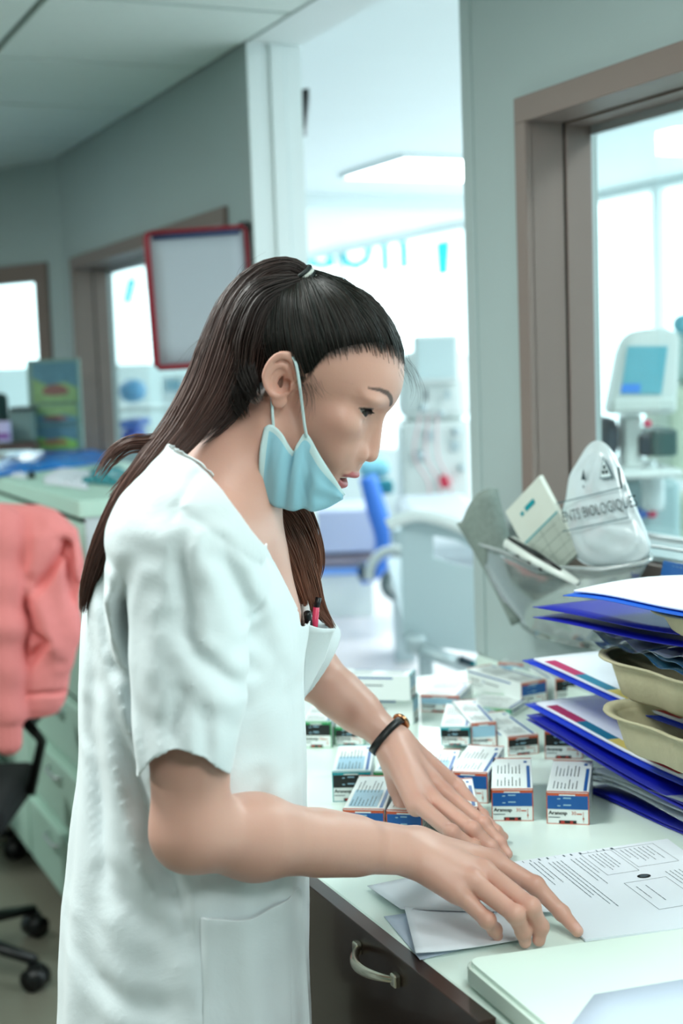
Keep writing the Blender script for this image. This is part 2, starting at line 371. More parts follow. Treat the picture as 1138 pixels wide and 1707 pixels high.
# teal lettering on the ward windows
M_teal = mat('teal_lettering', rgb(30, 190, 195), 0.6)
def _vinyl():      # translucent window vinyl
    n = M_teal.node_tree.nodes; l = M_teal.node_tree.links; t = n.new('ShaderNodeBsdfTransparent'); t.inputs[0].default_value = (.03, .40, .45, 1); x = n.new('ShaderNodeMixShader'); x.inputs[0].default_value = .35
    l.new(t.outputs[0], x.inputs[1]); l.new(n['Principled BSDF'].outputs[0], x.inputs[2]); l.new(x.outputs[0], n['Material Output'].inputs[0])
_vinyl()
tp = thing('window_lettering', 'large teal lettering don stuck on the ward windows', 'lettering', (XW+0.04, 10.1, 2.25))
for ch_, xa_, xb_ in (('d', 508, 558), ('o', 566, 624), ('n', 636, 680)):
    pa_, pb_ = PX(xa_, 452, XW+.047), PX(xb_, 452, XW+.047); sz_ = .68; gx = [p[0] for p in text_mesh(ch_, sz_)[0]]; gw = max(gx)-min(gx); sx_ = (pa_[1]-pb_[1])/gw
    f1_ = Flat(); f1_.text(frame((XW+.047, pa_[1]+min(gx)*sx_, pa_[2]), (0, -1, 0), (0, 0, 1)), 0, 0, ch_, sz_, 0, 0, 0, sx_); f1_.build('letter', [M_teal], tp)
fl = Flat()
yI = PX(738, 450, XW+0.04)[1]; fr = frame((XW+0.047, yI+.1, 2.24), (0, -1, 0), (0, 0, 1))
fl.poly(fr, [(0.0, 0), (0.17, 0), (0.22, 0.27), (-0.02, 0.27)], 0)
fl.build('letter', [M_teal], tp)
tp2 = thing('window_lettering', 'slanted teal stroke on glass seen through the left window', 'lettering', (XW+0.04, 16.5, 2.25))
ys_ = PY(215, 505, 14.58); fl = Flat(); fr = frame((ys_[0]-.05, 14.634, ys_[2]), (1, 0, 0), (0, 0, 1)); fl.poly(fr, [(0, 0), (.08, 0), (.16, .26), (.07, .26)], 0); fl.build('letter', [M_teal], tp2); fl = Flat(); fl.poly(fr, [(.30, .0), (.38, .0), (.42, .14), (.34, .14)], 0); fl.build('letter', [M_teal], tp2)
# ward ceiling light panels
M_lamp = mat('lamp_diffuser', (1, 1, 1), 0.5, emit=((0.95, 1, 1), 9.0))
for x, y, n_ in ((2.5, 1.6, 'nearest'), (4.4, 4.0, 'window side'), (3.9, 7.1, 'middle'), (2.7, 10.4, 'farthest')):
    t = thing('ceiling_light', {'middle': 'bright rectangular ceiling panel light seen through the doorway', 'nearest': 'ward ceiling panel light nearest the doorway', 'second': 'ward ceiling panel light behind the partition', 'window side': 'ward ceiling panel light by the windows', 'farthest': 'ward ceiling panel light beyond the beam'}[n_], 'ceiling light', (x, y, FCEIL-0.02))
    dx, dy = (0.42, 0.38)
    box('diffuser', (x-dx, y-dy, FCEIL-0.02), (x+dx, y+dy, FCEIL-0.001), M_lamp, t)
    for a_, b_ in (((x-dx-.02, y-dy-.02), (x-dx, y+dy+.02)), ((x+dx, y-dy-.02), (x+dx+.02, y+dy+.02)), ((x-dx, y-dy-.02), (x+dx, y-dy)), ((x-dx, y+dy), (x+dx, y+dy+.02))): box('frame_bar', (*a_, FCEIL-0.026), (*b_, FCEIL-.0005), M_wallw, t)
for x, y, w_ in ((-0.05, 1.75, 'directly over the nurse'), (0.35, -0.6, 'behind the camera'), (-1.55, 2.2, 'over the middle of the room'), (-0.6, 4.6, 'near the slanting end wall'), (0.88, 0.62, 'added over the near end of the worktop to light her face')):
    t = tag(box('ceiling_light', (x-.31, y-.31, CEIL-0.012), (x+.31, y+.31, CEIL-.0002), M_wallw, bev=.003), 'flat ceiling lamp housing '+w_, 'ceiling light', 'ceiling lamps over the nurse room')

# ================================================================== COUNTER
M_top = mat('counter_laminate', rgb(222, 238, 230), 0.22, noise=(2, 0.01), bump=(400, 0.05, 0.0003))
M_slab = mat('slab_laminate', rgb(226, 242, 232), 0.3)
M_bfront = mat('dark_brown_laminate', rgb(56, 38, 32), 0.28, noise=(4, 0.05), coat=0.15)
M_chrome = mat('satin_nickel', rgb(205, 198, 180), 0.25, 1.0)
M_paper = mat('white_paper', rgb(226, 232, 240), 0.75, noise=(5, 0.02))
M_ink = mat('grey_ink', rgb(70, 84, 92), 0.8)
M_inkd = mat('black_ink', rgb(22, 26, 28), 0.6)
M_wht = mat('carton_white', rgb(226, 234, 232), 0.32, bump=(60, 0.06, 0.0005))
M_blue = mat('print_blue', rgb(16, 84, 152), 0.35)
M_org = mat('print_orange', rgb(190, 86, 52), 0.4)
M_blk = mat('print_black', rgb(16, 20, 20), 0.35)
M_grn = mat('print_teal', rgb(24, 150, 160), 0.35)
M_pgrn = mat('print_green', rgb(34, 150, 84), 0.35)
M_lblu = mat('print_pale_blue', rgb(150, 190, 210), 0.4)
M_red = mat('print_red', rgb(170, 50, 46), 0.4)

wt = thing('worktop', 'long white laminate worktop the nurse leans over', 'counter', (1.0, 1.0, CT))
box('tabletop', (CE, -0.6, CT-0.028), (DW-0.001, 2.43, CT), M_top, wt, bev=0.003)
struct(box('trim_5', (DW-0.014, -0.6, CT), (DW-0.0005, 2.425, CT+0.028), M_top, bev=0.002), 'low white upstand where the worktop meets the wall')
cb = thing('base_cabinet', 'dark brown gloss base cabinet with bow handle under the worktop', 'cabinet', (0.95, 1.35, 0))
box('body', (CE+0.002, 1.11, 0.10), (DW-.002, 1.70, CT-0.029), M_bfront, cb)
df = box('drawer', (CE-0.018, 1.109, 0.45), (CE+0.0015, 1.70, CT-0.001), M_bfront, cb, bev=0.001)
box('door', (CE-0.018, 1.109, 0.11), (CE+0.0015, 1.70, 0.447), M_bfront, cb, bev=0.001)
a, b = PX(600, 1572, CE-.018), PX(664, 1624, CE-.018)
pts = [(CE-0.018+0.0-0.024*math.sin(math.pi*t)**0.8, a[1]+(b[1]-a[1])*t, 0.912-0.002*t) for t in np.linspace(0.0, 1, 17)]
hd = tube('handle', pts, [0.0035, 0.005, 0.006, 0.005, 0.0035], M_chrome, df, seg=10, flat=1.0)
for yy in (a[1], b[1]): box('handle_foot', (CE-0.026, yy-0.006, 0.904), (CE-0.0175, yy+0.006, 0.918), M_chrome, df, bev=0.002)
cb2 = thing('base_cabinet', 'dark brown base cabinet hidden behind the nurse', 'cabinet', (0.95, 2.05, 0))
box('body', (CE+0.002, 1.702, 0.10), (DW-.002, 2.40, CT-0.029), M_bfront, cb2)
box('door', (CE-0.018, 1.704, 0.11), (CE+0.0015, 2.40, CT-0.001), M_bfront, cb2, bev=0.001)
cb3 = thing('base_cabinet', 'pale grey base cabinet at the lower right edge', 'cabinet', (0.95, 0.6, 0))
M_gry = mat('grey_panel', rgb(150, 164, 172), 0.4)
box('body', (CE+0.012, -0.55, 0.10), (DW-.002, 1.105, CT-0.029), M_gry, cb3)
box('door', (CE+0.0, -0.55, 0.11), (CE+0.011, 1.10, CT-0.032), M_gry, cb3, bev=0.001)
# white slab with a rounded corner lying at the near end of the counter
SZ = CT+0.026
c0 = LZ(769, 1634, SZ)[:2]; c0 = LZ(768, 1596, SZ)[:2]; c2 = LZ(1138, 1545, SZ)[:2]; c1 = LZ(880, 1690, SZ)[:2]
e1 = (c2-c0)/np.linalg.norm(c2-c0); e2 = (c1-c0)/np.linalg.norm(c1-c0); rr = 0.018
poly = [c0+e2*0.34, c0+e2*rr]+[c0+e2*rr*(1-math.sin(t))+e1*rr*(1-math.cos(t)) for t in np.linspace(0.15, 1.42, 7)]+[c0+e1*rr, c0+e1*0.5, c0+e1*0.5+e2*0.34]
sl = tag(prism('desk_board', [tuple(p) for p in poly], CT+0.0005, SZ, M_slab, None, LOC, bev=0.0045), 'thick white board with a rounded corner on the near end of the worktop', 'board')
pz = SZ+0.0008
pq_ = [LZ(x, y, pz) for x, y in ((990, 1658), (1200, 1622), (1330, 1830), (860, 1830))]
tag(sheet('paper_sheet', lambda u, v: wl_(pq_[0]*(1-u)*(1-v)+pq_[1]*u*(1-v)+pq_[2]*u*v+pq_[3]*(1-u)*v), 4, 4, mat('bluish_paper', rgb(196, 208, 226), .75), None, 0.0006), 'blank paper lying on the thick white board', 'paper')

# ---------------------------------------------------------------- papers under her hands
def quadsheet(name, px, z, label, m=M_paper, curl=None, th=0.0007, group=None):
    P = [LZ(x, y, z) for x, y in px]
    def fn(u, v):
        p = P[0]*(1-u)*(1-v)+P[1]*u*(1-v)+P[2]*u*v+P[3]*(1-u)*v
        p = p.copy()
        if curl: p[2] += curl(u, v)
        return wl_(p)
    o = sheet(name, fn, 12, 8, m, None, th); return tag(o, label, 'paper', group), P
form = thing('printed_form', 'printed form with text blocks and round stamp under her right hand', 'paper', wl_(LZ(1000, 1480, CT)))
fp = [LZ(832, 1440, CT+.0035), LZ(1112, 1398, CT+.0035), LZ(1290, 1528, CT+.0035), LZ(975, 1566, CT+.0035)]
o = mobj('page', [wl_(p) for p in fp]+[wl_(p-np.array([0, 0, .0026])) for p in fp], [(3, 2, 1, 0), (4, 5, 6, 7), (0, 1, 5, 4), (1, 2, 6, 5), (2, 3, 7, 6), (3, 0, 4, 7)], M_paper, form)
fl = Flat(); O = toW(fp[0]); Uv = toW(fp[1])-O; Vv = toW(fp[3])-O; LU, LV = np.linalg.norm(Uv), np.linalg.norm(Vv)
fr = (O, Uv/LU, Vv/LV, np.array([0, 0, 1.]))
rs = random.Random(3)
def lines(x, y0, y1, n, dx, w=0.0009):
    for i in range(n):
        L = (y1-y0)*(0.6+0.4*rs.random()); yy = y0
        while yy < y0+L:
            s_ = rs.uniform(0.004, 0.012); fl.rect(fr, x+i*dx, yy, x+i*dx+w, min(yy+s_, y0+L), 0, 0.0003); yy += s_+0.0012
def outline(x0, y0, x1, y1, w=0.0006):
    for r_ in ((x0, y0, x1, y0+w), (x0, y1-w, x1, y1), (x0, y0, x0+w, y1), (x1-w, y0, x1, y1)): fl.rect(fr, *r_, 0, 0.0002)
lines(.012, .01, .17, 2, .007); lines(.034, .012, .10, 3, .006); lines(.056, .02, .20, 4, .0055); lines(.086, .02, .11, 3, .006)
lines(.112, .015, .075, 5, .0055); outline(.104, .008, .146, .085); outline(.15, .008, .205, .075); lines(.156, .014, .062, 7, .0062)
outline(.11, .115, .165, .2); lines(.118, .13, .18, 2, .012); lines(.172, .1, .18, 4, .006)
for k in range(14): fl.rect(fr, .004+k*.011+rs.random()*.003, .003, .0048+k*.011+rs.random()*.004, .009, 0, .0003)
cx_, cy_ = .142, .104
fl.poly(fr, [(cx_+.0085*math.cos(t), cy_+.0062*math.sin(t)) for t in np.linspace(0, 2*math.pi, 20, endpoint=False)], 1, .0004)
fl.poly(fr, [(cx_+.0055*math.cos(t), cy_+.0035*math.sin(t)) for t in np.linspace(0, 2*math.pi, 16, endpoint=False)], 2, .0006)
fl.build('print', [M_ink, M_inkd, M_ink], form)
quadsheet('paper_sheet', [(612, 1477), (835, 1432), (925, 1520), (668, 1521)], CT+.006, 'blank sheet under her right wrist, its corner near the counter edge', curl=lambda u, v: 0.004*(1-u)**2*v)
pc, _ = quadsheet('paper_sheet', [(674, 1521), (850, 1505), (890, 1562), (693, 1598)], CT+.0045, 'lower white sheet with a faint mark overhanging the counter edge', curl=lambda u, v: 0.006*(1-u)**3)
quadsheet('paper_sheet', [(640, 1528), (840, 1500), (860, 1560), (700, 1600)], CT+.001, 'bluish sheet lying flat beneath the two loose sheets', m=mat('bluish_paper', rgb(196, 208, 226), .75))

# ---------------------------------------------------------------- medicine cartons
INK = [M_wht, M_blue, M_org, M_blk, M_grn, M_pgrn, M_ink, M_red, M_lblu]
def carton(tl, tr, z, label, style='blue', w=None, h=0.043, L=0.155, ang=None, tilt=0.0, group='cartons of medicine on the worktop'):
    """tl, tr: pixels of the top edge of the front face; z: height of the box's underside"""
    A, B = LZ(*tl, z+h), LZ(*tr, z+h)
    W = w or float(np.linalg.norm((B-A)[:2])); th = math.atan2(B[1]-A[1], B[0]-A[0]) if ang is None else math.radians(ang)
    o = thing('medicine_carton', label, 'box', wl_((A[0], A[1], z)), th-YAW, group)
    if tilt: o.rotation_euler = (tilt, 0, th-YAW)
    M = wmat(o)
    def bx(nm, lo, hi, m, bev=0.0): return box(nm, lo, hi, m, o, bev, 2, M)
    bx('carton_body', (0, 0, 0), (W, L, h), M_wht, 0.0009)
    f = Flat(); R3 = np.array(M.to_3x3()); t0 = np.array(M.translation)
    def F_(org, u, v): return frame(t0+R3@np.array(org), R3@np.array(u), R3@np.array(v))
    e = .0003
    fr_ = F_((0, -e, 0), (1, 0, 0), (0, 0, 1)); tp_ = F_((0, 0, h+e), (1, 0, 0), (0, 1, 0)); rt_ = F_((W+e, 0, 0), (0, 1, 0), (0, 0, 1)); lf_ = F_((-e, L, 0), (0, -1, 0), (0, 0, 1))
    band = {'blue': 1, 'black': 3, 'green': 3, 'teal': 3, 'plain': 8}[style.split('_')[0]]
    edge = 5 if 'green' in style else (4 if 'teal' in style else 2)
    g = .0018
    # front end: colour band with small white marks, product name below, cut-out at the foot
    f.rect(fr_, 0, h-.0045, W, h-.0008, edge); f.rect(fr_, 0, 0, .0012, h, edge); f.rect(fr_, W-.0012, 0, W, h, edge); f.rect(fr_, 0, 0, W, .001, edge)
    f.rect(fr_, .0013, h*.47, W-.0013, h-.0046, band, .0001)
    f.rect(fr_, W*.3, h-.0044, W*.68, h-.0028, 0, .0002)
    for yy in (h*.78, h*.56):
        f.rect(fr_, W*.26, yy, W*.33, yy+.0014, 8, .0002); f.rect(fr_, W*.40, yy+.001, W*.58, yy+.0026, 8, .0002)
    for q_ in (0, .00025, .0005): f.text(fr_, W*.045+q_, h*.30, 'Aranesp', .0072, 3, .0002+q_*.1)
    f.text(fr_, W*.58, h*.30, '30', .0066, 2, .0002); f.rect(fr_, W*.71, h*.31, W*.83, h*.345, 2, .0002); f.rect(fr_, W*.045, h*.20, W*.32, h*.225, 6, .0002)
    f.rect(fr_, W*.86, h*.08, W*.87, h*.40, 2, .0002); f.poly(fr_, [(W*.845, h*.18), (W*.865, h*.12), (W*.885, h*.18), (W*.865, h*.26)], 2, .0002)
    f.rect(fr_, W*.29, .0012, W*.70, h*.12, 3, .0002); f.rect(fr_, W*.33, .0012, W*.42, h*.11, 7, .0003); f.rect(fr_, W*.55, .0012, W*.62, h*.11, 7, .0003)
    # top: blue strip on the right, columns of fine print, orange ends
    f.rect(tp_, 0, 0, W, .004, edge); f.rect(tp_, 0, L-.004, W, L, edge)
    f.rect(tp_, W-.0075, .008, W-.003, L*.74, 1); f.rect(tp_, W*.80, L*.83, W*.88, L*.90, 1)
    r_ = random.Random(int(tl[0]))
    if 'label' in style: f.rect(tp_, W*.1, L*.08, W*.8, L*.55, 8, .0001)
    for k in range(7):
        x_ = W*(.14+.09*k)
        for (a_, b_) in ((.10, .38), (.48, .84)):
            y_ = L*a_; stop = L*(a_+(b_-a_)*r_.uniform(.5, 1))
            while y_ < stop:
                q = r_.uniform(.003, .010); f.rect(tp_, x_, y_, x_+.0011, min(y_+q, stop), 6 if k < 4 else 3, .0002); y_ += q+.0016
    # long sides: stripe and a few lines
    for s_ in (rt_, lf_):
        f.rect(s_, .004, h-.006, L-.03, h-.0035, 1); f.rect(s_, 0, 0, .004, h, edge if 'green' in style or 'teal' in style else 0)
        f.text(s_, .012, h*.56, 'Aranesp', .008, 3, .0001); f.text(s_, .048, h*.56, '30', .0075, 1, .0001); f.rect(s_, .058, h*.58, .098, h*.62, 6, .0001)
        f.rect(s_, .012, h*.42, .05, h*.45, 6, .0001); f.rect(s_, .012, h*.3, .04, h*.32, 6, .0001)
    f.build('print', INK, o)
    return o
carton((818.5, 1316), (888, 1316), CT, 'front medicine carton with blue end, left of the front pair', L=.15)
carton((910, 1320), (981, 1322), CT, 'front medicine carton with blue end, nearest the blue folders', L=.15)
carton((748, 1286), (812, 1289), CT, 'carton just behind the front pair, its blue end half hidden', L=.14)
carton((734, 1348), (797, 1349), CT, 'carton beside her left knuckles, skewed toward the front pair', L=.13, ang=-2)
carton((571, 1349), (640, 1350), CT, 'blue-ended carton at the left above her right forearm', 'blue_label', L=.15)
carton((643, 1351), (703, 1353), CT, 'orange-edged carton under her left thumb', 'blue', L=.14)
carton((553, 1287), (617, 1286), CT, 'black-ended carton at the left end of the middle row', 'black_teal_label', L=.14)
carton((622, 1287), (684, 1288), CT, 'green-edged carton hidden behind her left wrist', 'black_green_label', L=.14)
carton((698, 1291), (752, 1292), CT, 'white carton with grey label beside the watch strap', 'plain_label', L=.13)
carton((733.5, 1212), (779, 1212), CT+.009, 'teal-ended carton propped behind her watch', 'black_teal', h=.03, w=.046, L=.155)
carton((785, 1206), (816, 1204), CT+.0, 'orange-ended carton leaning behind the teal-ended one', 'plain', h=.043, w=.040, L=.155)
carton((846, 1229), (888, 1225), CT, 'low carton with a black end behind the front pair', 'black', h=.03, w=.05, L=.16)
carton((907, 1219), (970, 1219), CT, 'black-ended carton beside the folder stack', 'black', L=.16)
o = carton((868, 1140), (913, 1132), CT+.0, 'long carton lying with its side panel toward the viewer', 'blue', L=.165, w=.056)
carton((925, 1132), (976, 1128), CT, 'black and orange-ended carton behind the long one', 'black', L=.16)
carton((700, 1158), (752, 1160), CT, 'flat orange-cornered carton beneath the far row', 'plain', h=.03, L=.11, w=.07)
carton((770, 1176), (850, 1183), CT, 'flat green-edged carton in front of the long one', 'plain_green', h=.014, L=.10, w=.09)
# far left pair: lower and upper, seen from the side
carton((688, 1166), (710, 1158), CT, 'lower teal-ended carton of the far left pair', 'plain_teal', L=.145, w=.05, ang=76)
carton((683, 1127), (702, 1111), CT+.0435, 'upper teal-ended carton of the far left pair', 'plain_teal', L=.145, w=.05, ang=76)
carton((502, 1203), (550, 1203), CT, 'black and green-ended carton against the tunic', 'black_green', L=.12, w=.048)
carton((557, 1212), (604, 1212), CT, 'black and green-ended carton beneath her left forearm', 'black_green', h=.03, L=.12, w=.048)
carton((830, 1104), (880, 1108), CT, 'white carton with an orange square at the back by the wall', 'plain', h=.036, L=.13)

# ---------------------------------------------------------------- stack of folders and kidney dishes
M_fold = mat('blue_card', rgb(12, 52, 190), 0.38, noise=(6, 0.06))
M_foldd = mat('dark_blue_card', rgb(8, 20, 150), 0.35)
M_foldl = mat('bright_blue_card', rgb(20, 90, 200), 0.4)
M_pulp = mat('moulded_pulp', rgb(186, 180, 148), 0.9, noise=(60, 0.12), bump=(160, 0.4, 0.0015))
M_clear = film('clear_sleeve', rgb(190, 205, 215), 0.35, 0.08, 0.3)
tabs = [mat('tab_pink', rgb(176, 44, 96), .6), mat('tab_teal', rgb(30, 120, 150), .6), mat('tab_yellow', rgb(226, 206, 110), .6), mat('tab_red', rgb(178, 42, 30), .6)]
def folder(label, tip, z, end, dl, m=M_fold, pages=0, strip=False, gap=0.010, bow=-.004, Lb=.24, b=(.95, .30), curl=0.0, group='blue folders stacked at the right'):
    """tip: pixel of the left corner at height z; end: pixel where the near edge ends, dl closer to the viewer; b: direction of the far edge"""
    P = LZ(*tip, z); E = LP(*end, P[1]-dl); t = thing('document_folder', label, 'folder', wl_(P), 0, group)
    A = E-P; b = np.array([*b, 0.])/np.linalg.norm(b)
    def at(u, v, off=0.0): return P+A*u+b*Lb*v+np.array([0, 0, off+bow*math.sin(math.pi*u)+curl*math.sin(math.pi*v)*(1-u)+.0015*math.sin(6*u+4*v)])
    def S(off, inset=0.0): return lambda u, v: wl_(at(inset+u*(1-inset), inset+v*(1-inset), off))
    sheet('back_cover', S(0), 20, 8, m, t, 0.0012)
    if pages: sheet('pages', S(.0045, .04), 20, 8, M_paper, t, 0.003)
    if pages != 2: sheet('front_cover', S(gap), 20, 8, m, t, 0.0012)
    if strip:
        for k in range(4):
            u0, u1 = .10+.20*k, .10+.20*(k+1)
            sheet('index_tab', lambda u, v, u0=u0, u1=u1: wl_(at(u0+u*(u1-u0), .05+v*.075, .0068)), 6, 2, tabs[k], t)
        V, F = [], []; r_ = random.Random(5)
        for i in range(9):
            v_ = .2+i*.045; u_ = .45+.25*r_.random(); n_ = len(V)
            for uu, vv in ((u_, v_), (u_+.14+.12*r_.random(), v_), (u_+.14, v_+.005), (u_, v_+.005)): V.append(wl_(at(uu, vv, .0070)))
            F.append((n_, n_+1, n_+2, n_+3))
        mobj('print', V, F, M_ink, t)
    return t
def dish(label, c, z, ax, L=.135, W=.068, h=.05):
    t = thing('kidney_dish', label, 'dish', wl_((c[0], c[1], z)), 0, 'moulded pulp kidney dishes between the folders')
    ax = np.array(ax, float); ax /= np.linalg.norm(ax); bx_ = np.array([-ax[1], ax[0]])
    prof = [(.0, .0), (.70, .0), (.78, .004), (.90, h*.75), (.95, h*.97), (1.08, h), (1.09, h-.003), (.97, h-.004), (.86, h*.75), (.72, .008), (0, .006)]
    n = 40; V = []; F = []
    for r_, zz in prof:
        for k in range(n):
            s_ = 2*math.pi*k/n; x_ = L*math.cos(s_); y_ = W*math.sin(s_)*(1.0-0.22*math.exp(-(x_/(.4*L))**2)*(1 if math.sin(s_) < 0 else -.3))
            q = np.array(c)+ax*x_*r_+bx_*(y_*r_-0.10*(x_/L)**2*W); V.append(wl_((q[0], q[1], z+zz)))
    for i in range(len(prof)-1):
        for k in range(n): F.append((i*n+k, i*n+(k+1) % n, (i+1)*n+(k+1) % n, (i+1)*n+k))
    o = mobj('bowl', V, F, M_pulp, t, True); return t
folder('lowest blue folder flat on the worktop with a clear sleeve above it', (975, 1318), CT+.002, (1150, 1394), .21, M_foldd, 0, gap=.004, bow=0)
t = thing('clear_sleeve', 'clear plastic sleeve bulging above the lowest blue folder', 'sleeve', wl_(LZ(970, 1285, CT+.02)))
for k in range(3):
    P = LZ(972, 1300-8*k, CT+.016+.008*k); E = LP(1150, 1372-14*k, P[1]-.26)
    sheet('film', (lambda P, E, k: lambda u, v: wl_(P+(E-P)*u+np.array([.23*v, .06*v, .003*math.sin(5*u+k)+.006*math.sin(math.pi*u)*(1-v)])))(P, E, k), 20, 6, M_clear, t, 0.0004)
folder('dark blue folder just beneath the lower index-strip folder', (877, 1199), CT+.080, (1150, 1354), .36, M_foldd, 0, gap=.006)
folder('wide blue folder with pink, teal, yellow and red index strip, lower of two', (874, 1174), CT+.098, (1150, 1314), .36, M_fold, 2, strip=True)
folder('blue folder with pink, teal, yellow and red index strip, upper of two', (870, 1101), CT+.166, (1150, 1219), .33, M_fold, 2, strip=True)
dx_ = np.array([.42, -.907]); dp_ = np.array([.907, .42])
c_ = LZ(1003, 1176, CT+.155)[:2]+dx_*.13+dp_*.035; dish('lower beige pulp dish wedged between the two index-strip folders', c_, CT+.108, dx_, L=.125, h=.05)
c_ = LZ(995, 1085, CT+.222)[:2]+dx_*.135+dp_*.035; dish('upper beige pulp dish on the upper index-strip folder', c_, CT+.172, dx_, L=.13, h=.052)
t = thing('blue_film_pouch', 'crumpled clear and teal film pouch lying in the upper pulp dish', 'pouch', wl_((.5, 1.9, CT+.235)))
M_tealf = film('teal_film', rgb(30, 90, 120), 0.6, 0.1, 0.3)
P = LZ(986, 1052, CT+.246); E = LP(1160, 1112, P[1]-.26)
for k in range(3):
    sheet('film', (lambda k: lambda u, v: wl_(P+(E-P)*u+np.array([.2*v, .06*v, -.006*k+.004*math.sin(9*u+2*k+4*v)+.003*math.sin(23*u+5*v+k)])))(k), 30, 8, M_tealf if k else M_clear, t, 0.0004)
folder('dark blue pointed folder third from the top of the stack', (888, 1029), CT+.264, (1160, 1080), .26, M_foldd, 0, gap=.014, bow=-.002)
dish('third pulp dish almost hidden under the top folder', LZ(1060, 1035, CT+.29)[:2]+dx_*.11+dp_*.05, CT+.280, dx_, L=.11, W=.055, h=.026)
folder('bright blue top folder holding a white sheet', (938, 993), CT+.312, (1160, 1030), .21, M_foldl, 2, bow=.002, b=(.9, .42), curl=.006)
# carton standing at the right end above the stack
cp = PX(1100, 985, 1.33)

# ================================================================== CLEAR BIN ON THE WALL AND WHAT IT HOLDS
M_bin = film('clear_bin_plastic', rgb(150, 162, 160), 0.42, 0.1, 0.15)
M_binrim = film('clear_bin_rim', rgb(205, 215, 215), 0.55, 0.05, 0.1)
t = thing('clear_bin', 'translucent plastic hopper bin on the wall under the window', 'bin', tuple(PX(940, 1090, 1.36)))
XF = 1.29
top = [PX(793, 903, XF), PX(845, 922, XF-.012), PX(895, 945, XF-.018), PX(940, 946, XF-.02), PX(1000, 948, XF-.018), PX(1050, 942, XF-.012), PX(1082, 934, XF)]
bot = [PX(872, 1048, 1.335), PX(895, 1062, 1.33), PX(920, 1068, 1.33), PX(945, 1074, 1.33), PX(975, 1080, 1.33), PX(1005, 1086, 1.33), PX(1030, 1090, 1.335)]
tb = [PX(800, 884, 1.388), PX(1085, 925, 1.388)]; bb = [PX(872, 1040, 1.388), PX(1030, 1082, 1.388)]
T_ = [tb[0]]+top+[tb[1]]; B_ = [bb[0]]+bot+[bb[1]]
n = len(T_); rows = 8
V = [T_[i]*(1-j/rows)+B_[i]*(j/rows)+np.array([-.012*math.sin(math.pi*j/rows), 0, 0]) for j in range(rows+1) for i in range(n)]
F = [(j*n+i, j*n+i+1, (j+1)*n+i+1, (j+1)*n+i) for j in range(rows) for i in range(n-1)]
b0 = len(V); V += B_; F += [tuple(b0+i for i in range(n))]
solidify(mobj('shell', V, F, M_bin, t, True), 0.0018)
tube('rim', smoothpath(T_, 5), 0.0032, M_binrim, t, seg=8)
# rolled grey felt mat
M_felt = mat('grey_felt', rgb(130, 142, 136), 0.95, noise=(120, 0.25), bump=(300, 0.6, 0.001))
t = thing('rolled_mat', 'rolled grey felt mat sticking out of the clear bin at the left', 'mat', tuple(PX(800, 860, 1.30)))
a, b = PX(872, 1035, 1.345), PX(788, 830, 1.295)
d = (b-a); Ld = np.linalg.norm(d); d /= Ld; nx = np.array([-1., 0, 0]); nx -= d*(nx@d); nx /= np.linalg.norm(nx); ny = np.cross(d, nx)
def mf(u, v):
    th = -0.4+u*2*math.pi*1.35; flare = v**2.2
    r_ = (0.024+.012*v+.016*flare)*(1-.18*u); r_ *= 1+.12*math.sin(2*th+1)*flare
    e = (.018*math.cos(th+.6)+.006*math.sin(3*th))*flare
    return tuple(a+d*(Ld*v*(.93)+e)+nx*r_*.85*math.sin(th)+ny*r_*1.2*math.cos(th))
sheet('mat', mf, 48, 14, M_felt, t, 0.0035)
# notepad
M_pad = mat('pad_cover', rgb(214, 220, 210), 0.5); M_padg = mat('pad_grid', rgb(176, 186, 176), 0.6)
t = thing('notepad', 'white booklet with blue lettering and grid standing in the clear bin', 'notepad', tuple(PX(900, 900, 1.31)))
q0, q1, q3 = PX(905, 975, 1.315), PX(965, 920, 1.315), PX(842, 853, 1.29)
u_, v_ = q1-q0, q3-q0; nn = np.cross(u_, v_); nn /= np.linalg.norm(nn); nn = nn if nn@(q0-CAMP) > 0 else -nn
V = [q0, q0+u_, q0+u_+v_, q0+v_]; V += [p+nn*.008 for p in V]
mobj('cover', V, [(0, 1, 2, 3), (7, 6, 5, 4), (0, 4, 5, 1), (1, 5, 6, 2), (2, 6, 7, 3), (3, 7, 4, 0)], M_pad, t)
fr = frame(q0-nn*.0008, u_, v_); Lu, Lv = np.linalg.norm(u_), np.linalg.norm(v_)
if fr[3] @ np.array([-1, 0, 0]) < 0: pass
fl = Flat(); fl.rect(fr, .0, .0, Lu, Lv*.52, 0)
for k in range(4): fl.rect(fr, 0, Lv*(.05+.13*k), Lu, Lv*(.05+.13*k)+.001, 1, .0)
for k in range(3): fl.rect(fr, Lu*(.2+.3*k), 0, Lu*(.2+.3*k)+.001, Lv*.52, 1, .0)
fl.rect(fr, 0, Lv*.52, Lu, Lv*.54, 2); fl.rect(fr, Lu*.28, Lv*.80, Lu*.36, Lv*.845, 2); fl.rect(fr, Lu*.42, Lv*.80, Lu*.68, Lv*.86, 2)
fl.build('print', [M_padg, M_ink, M_grn], t)
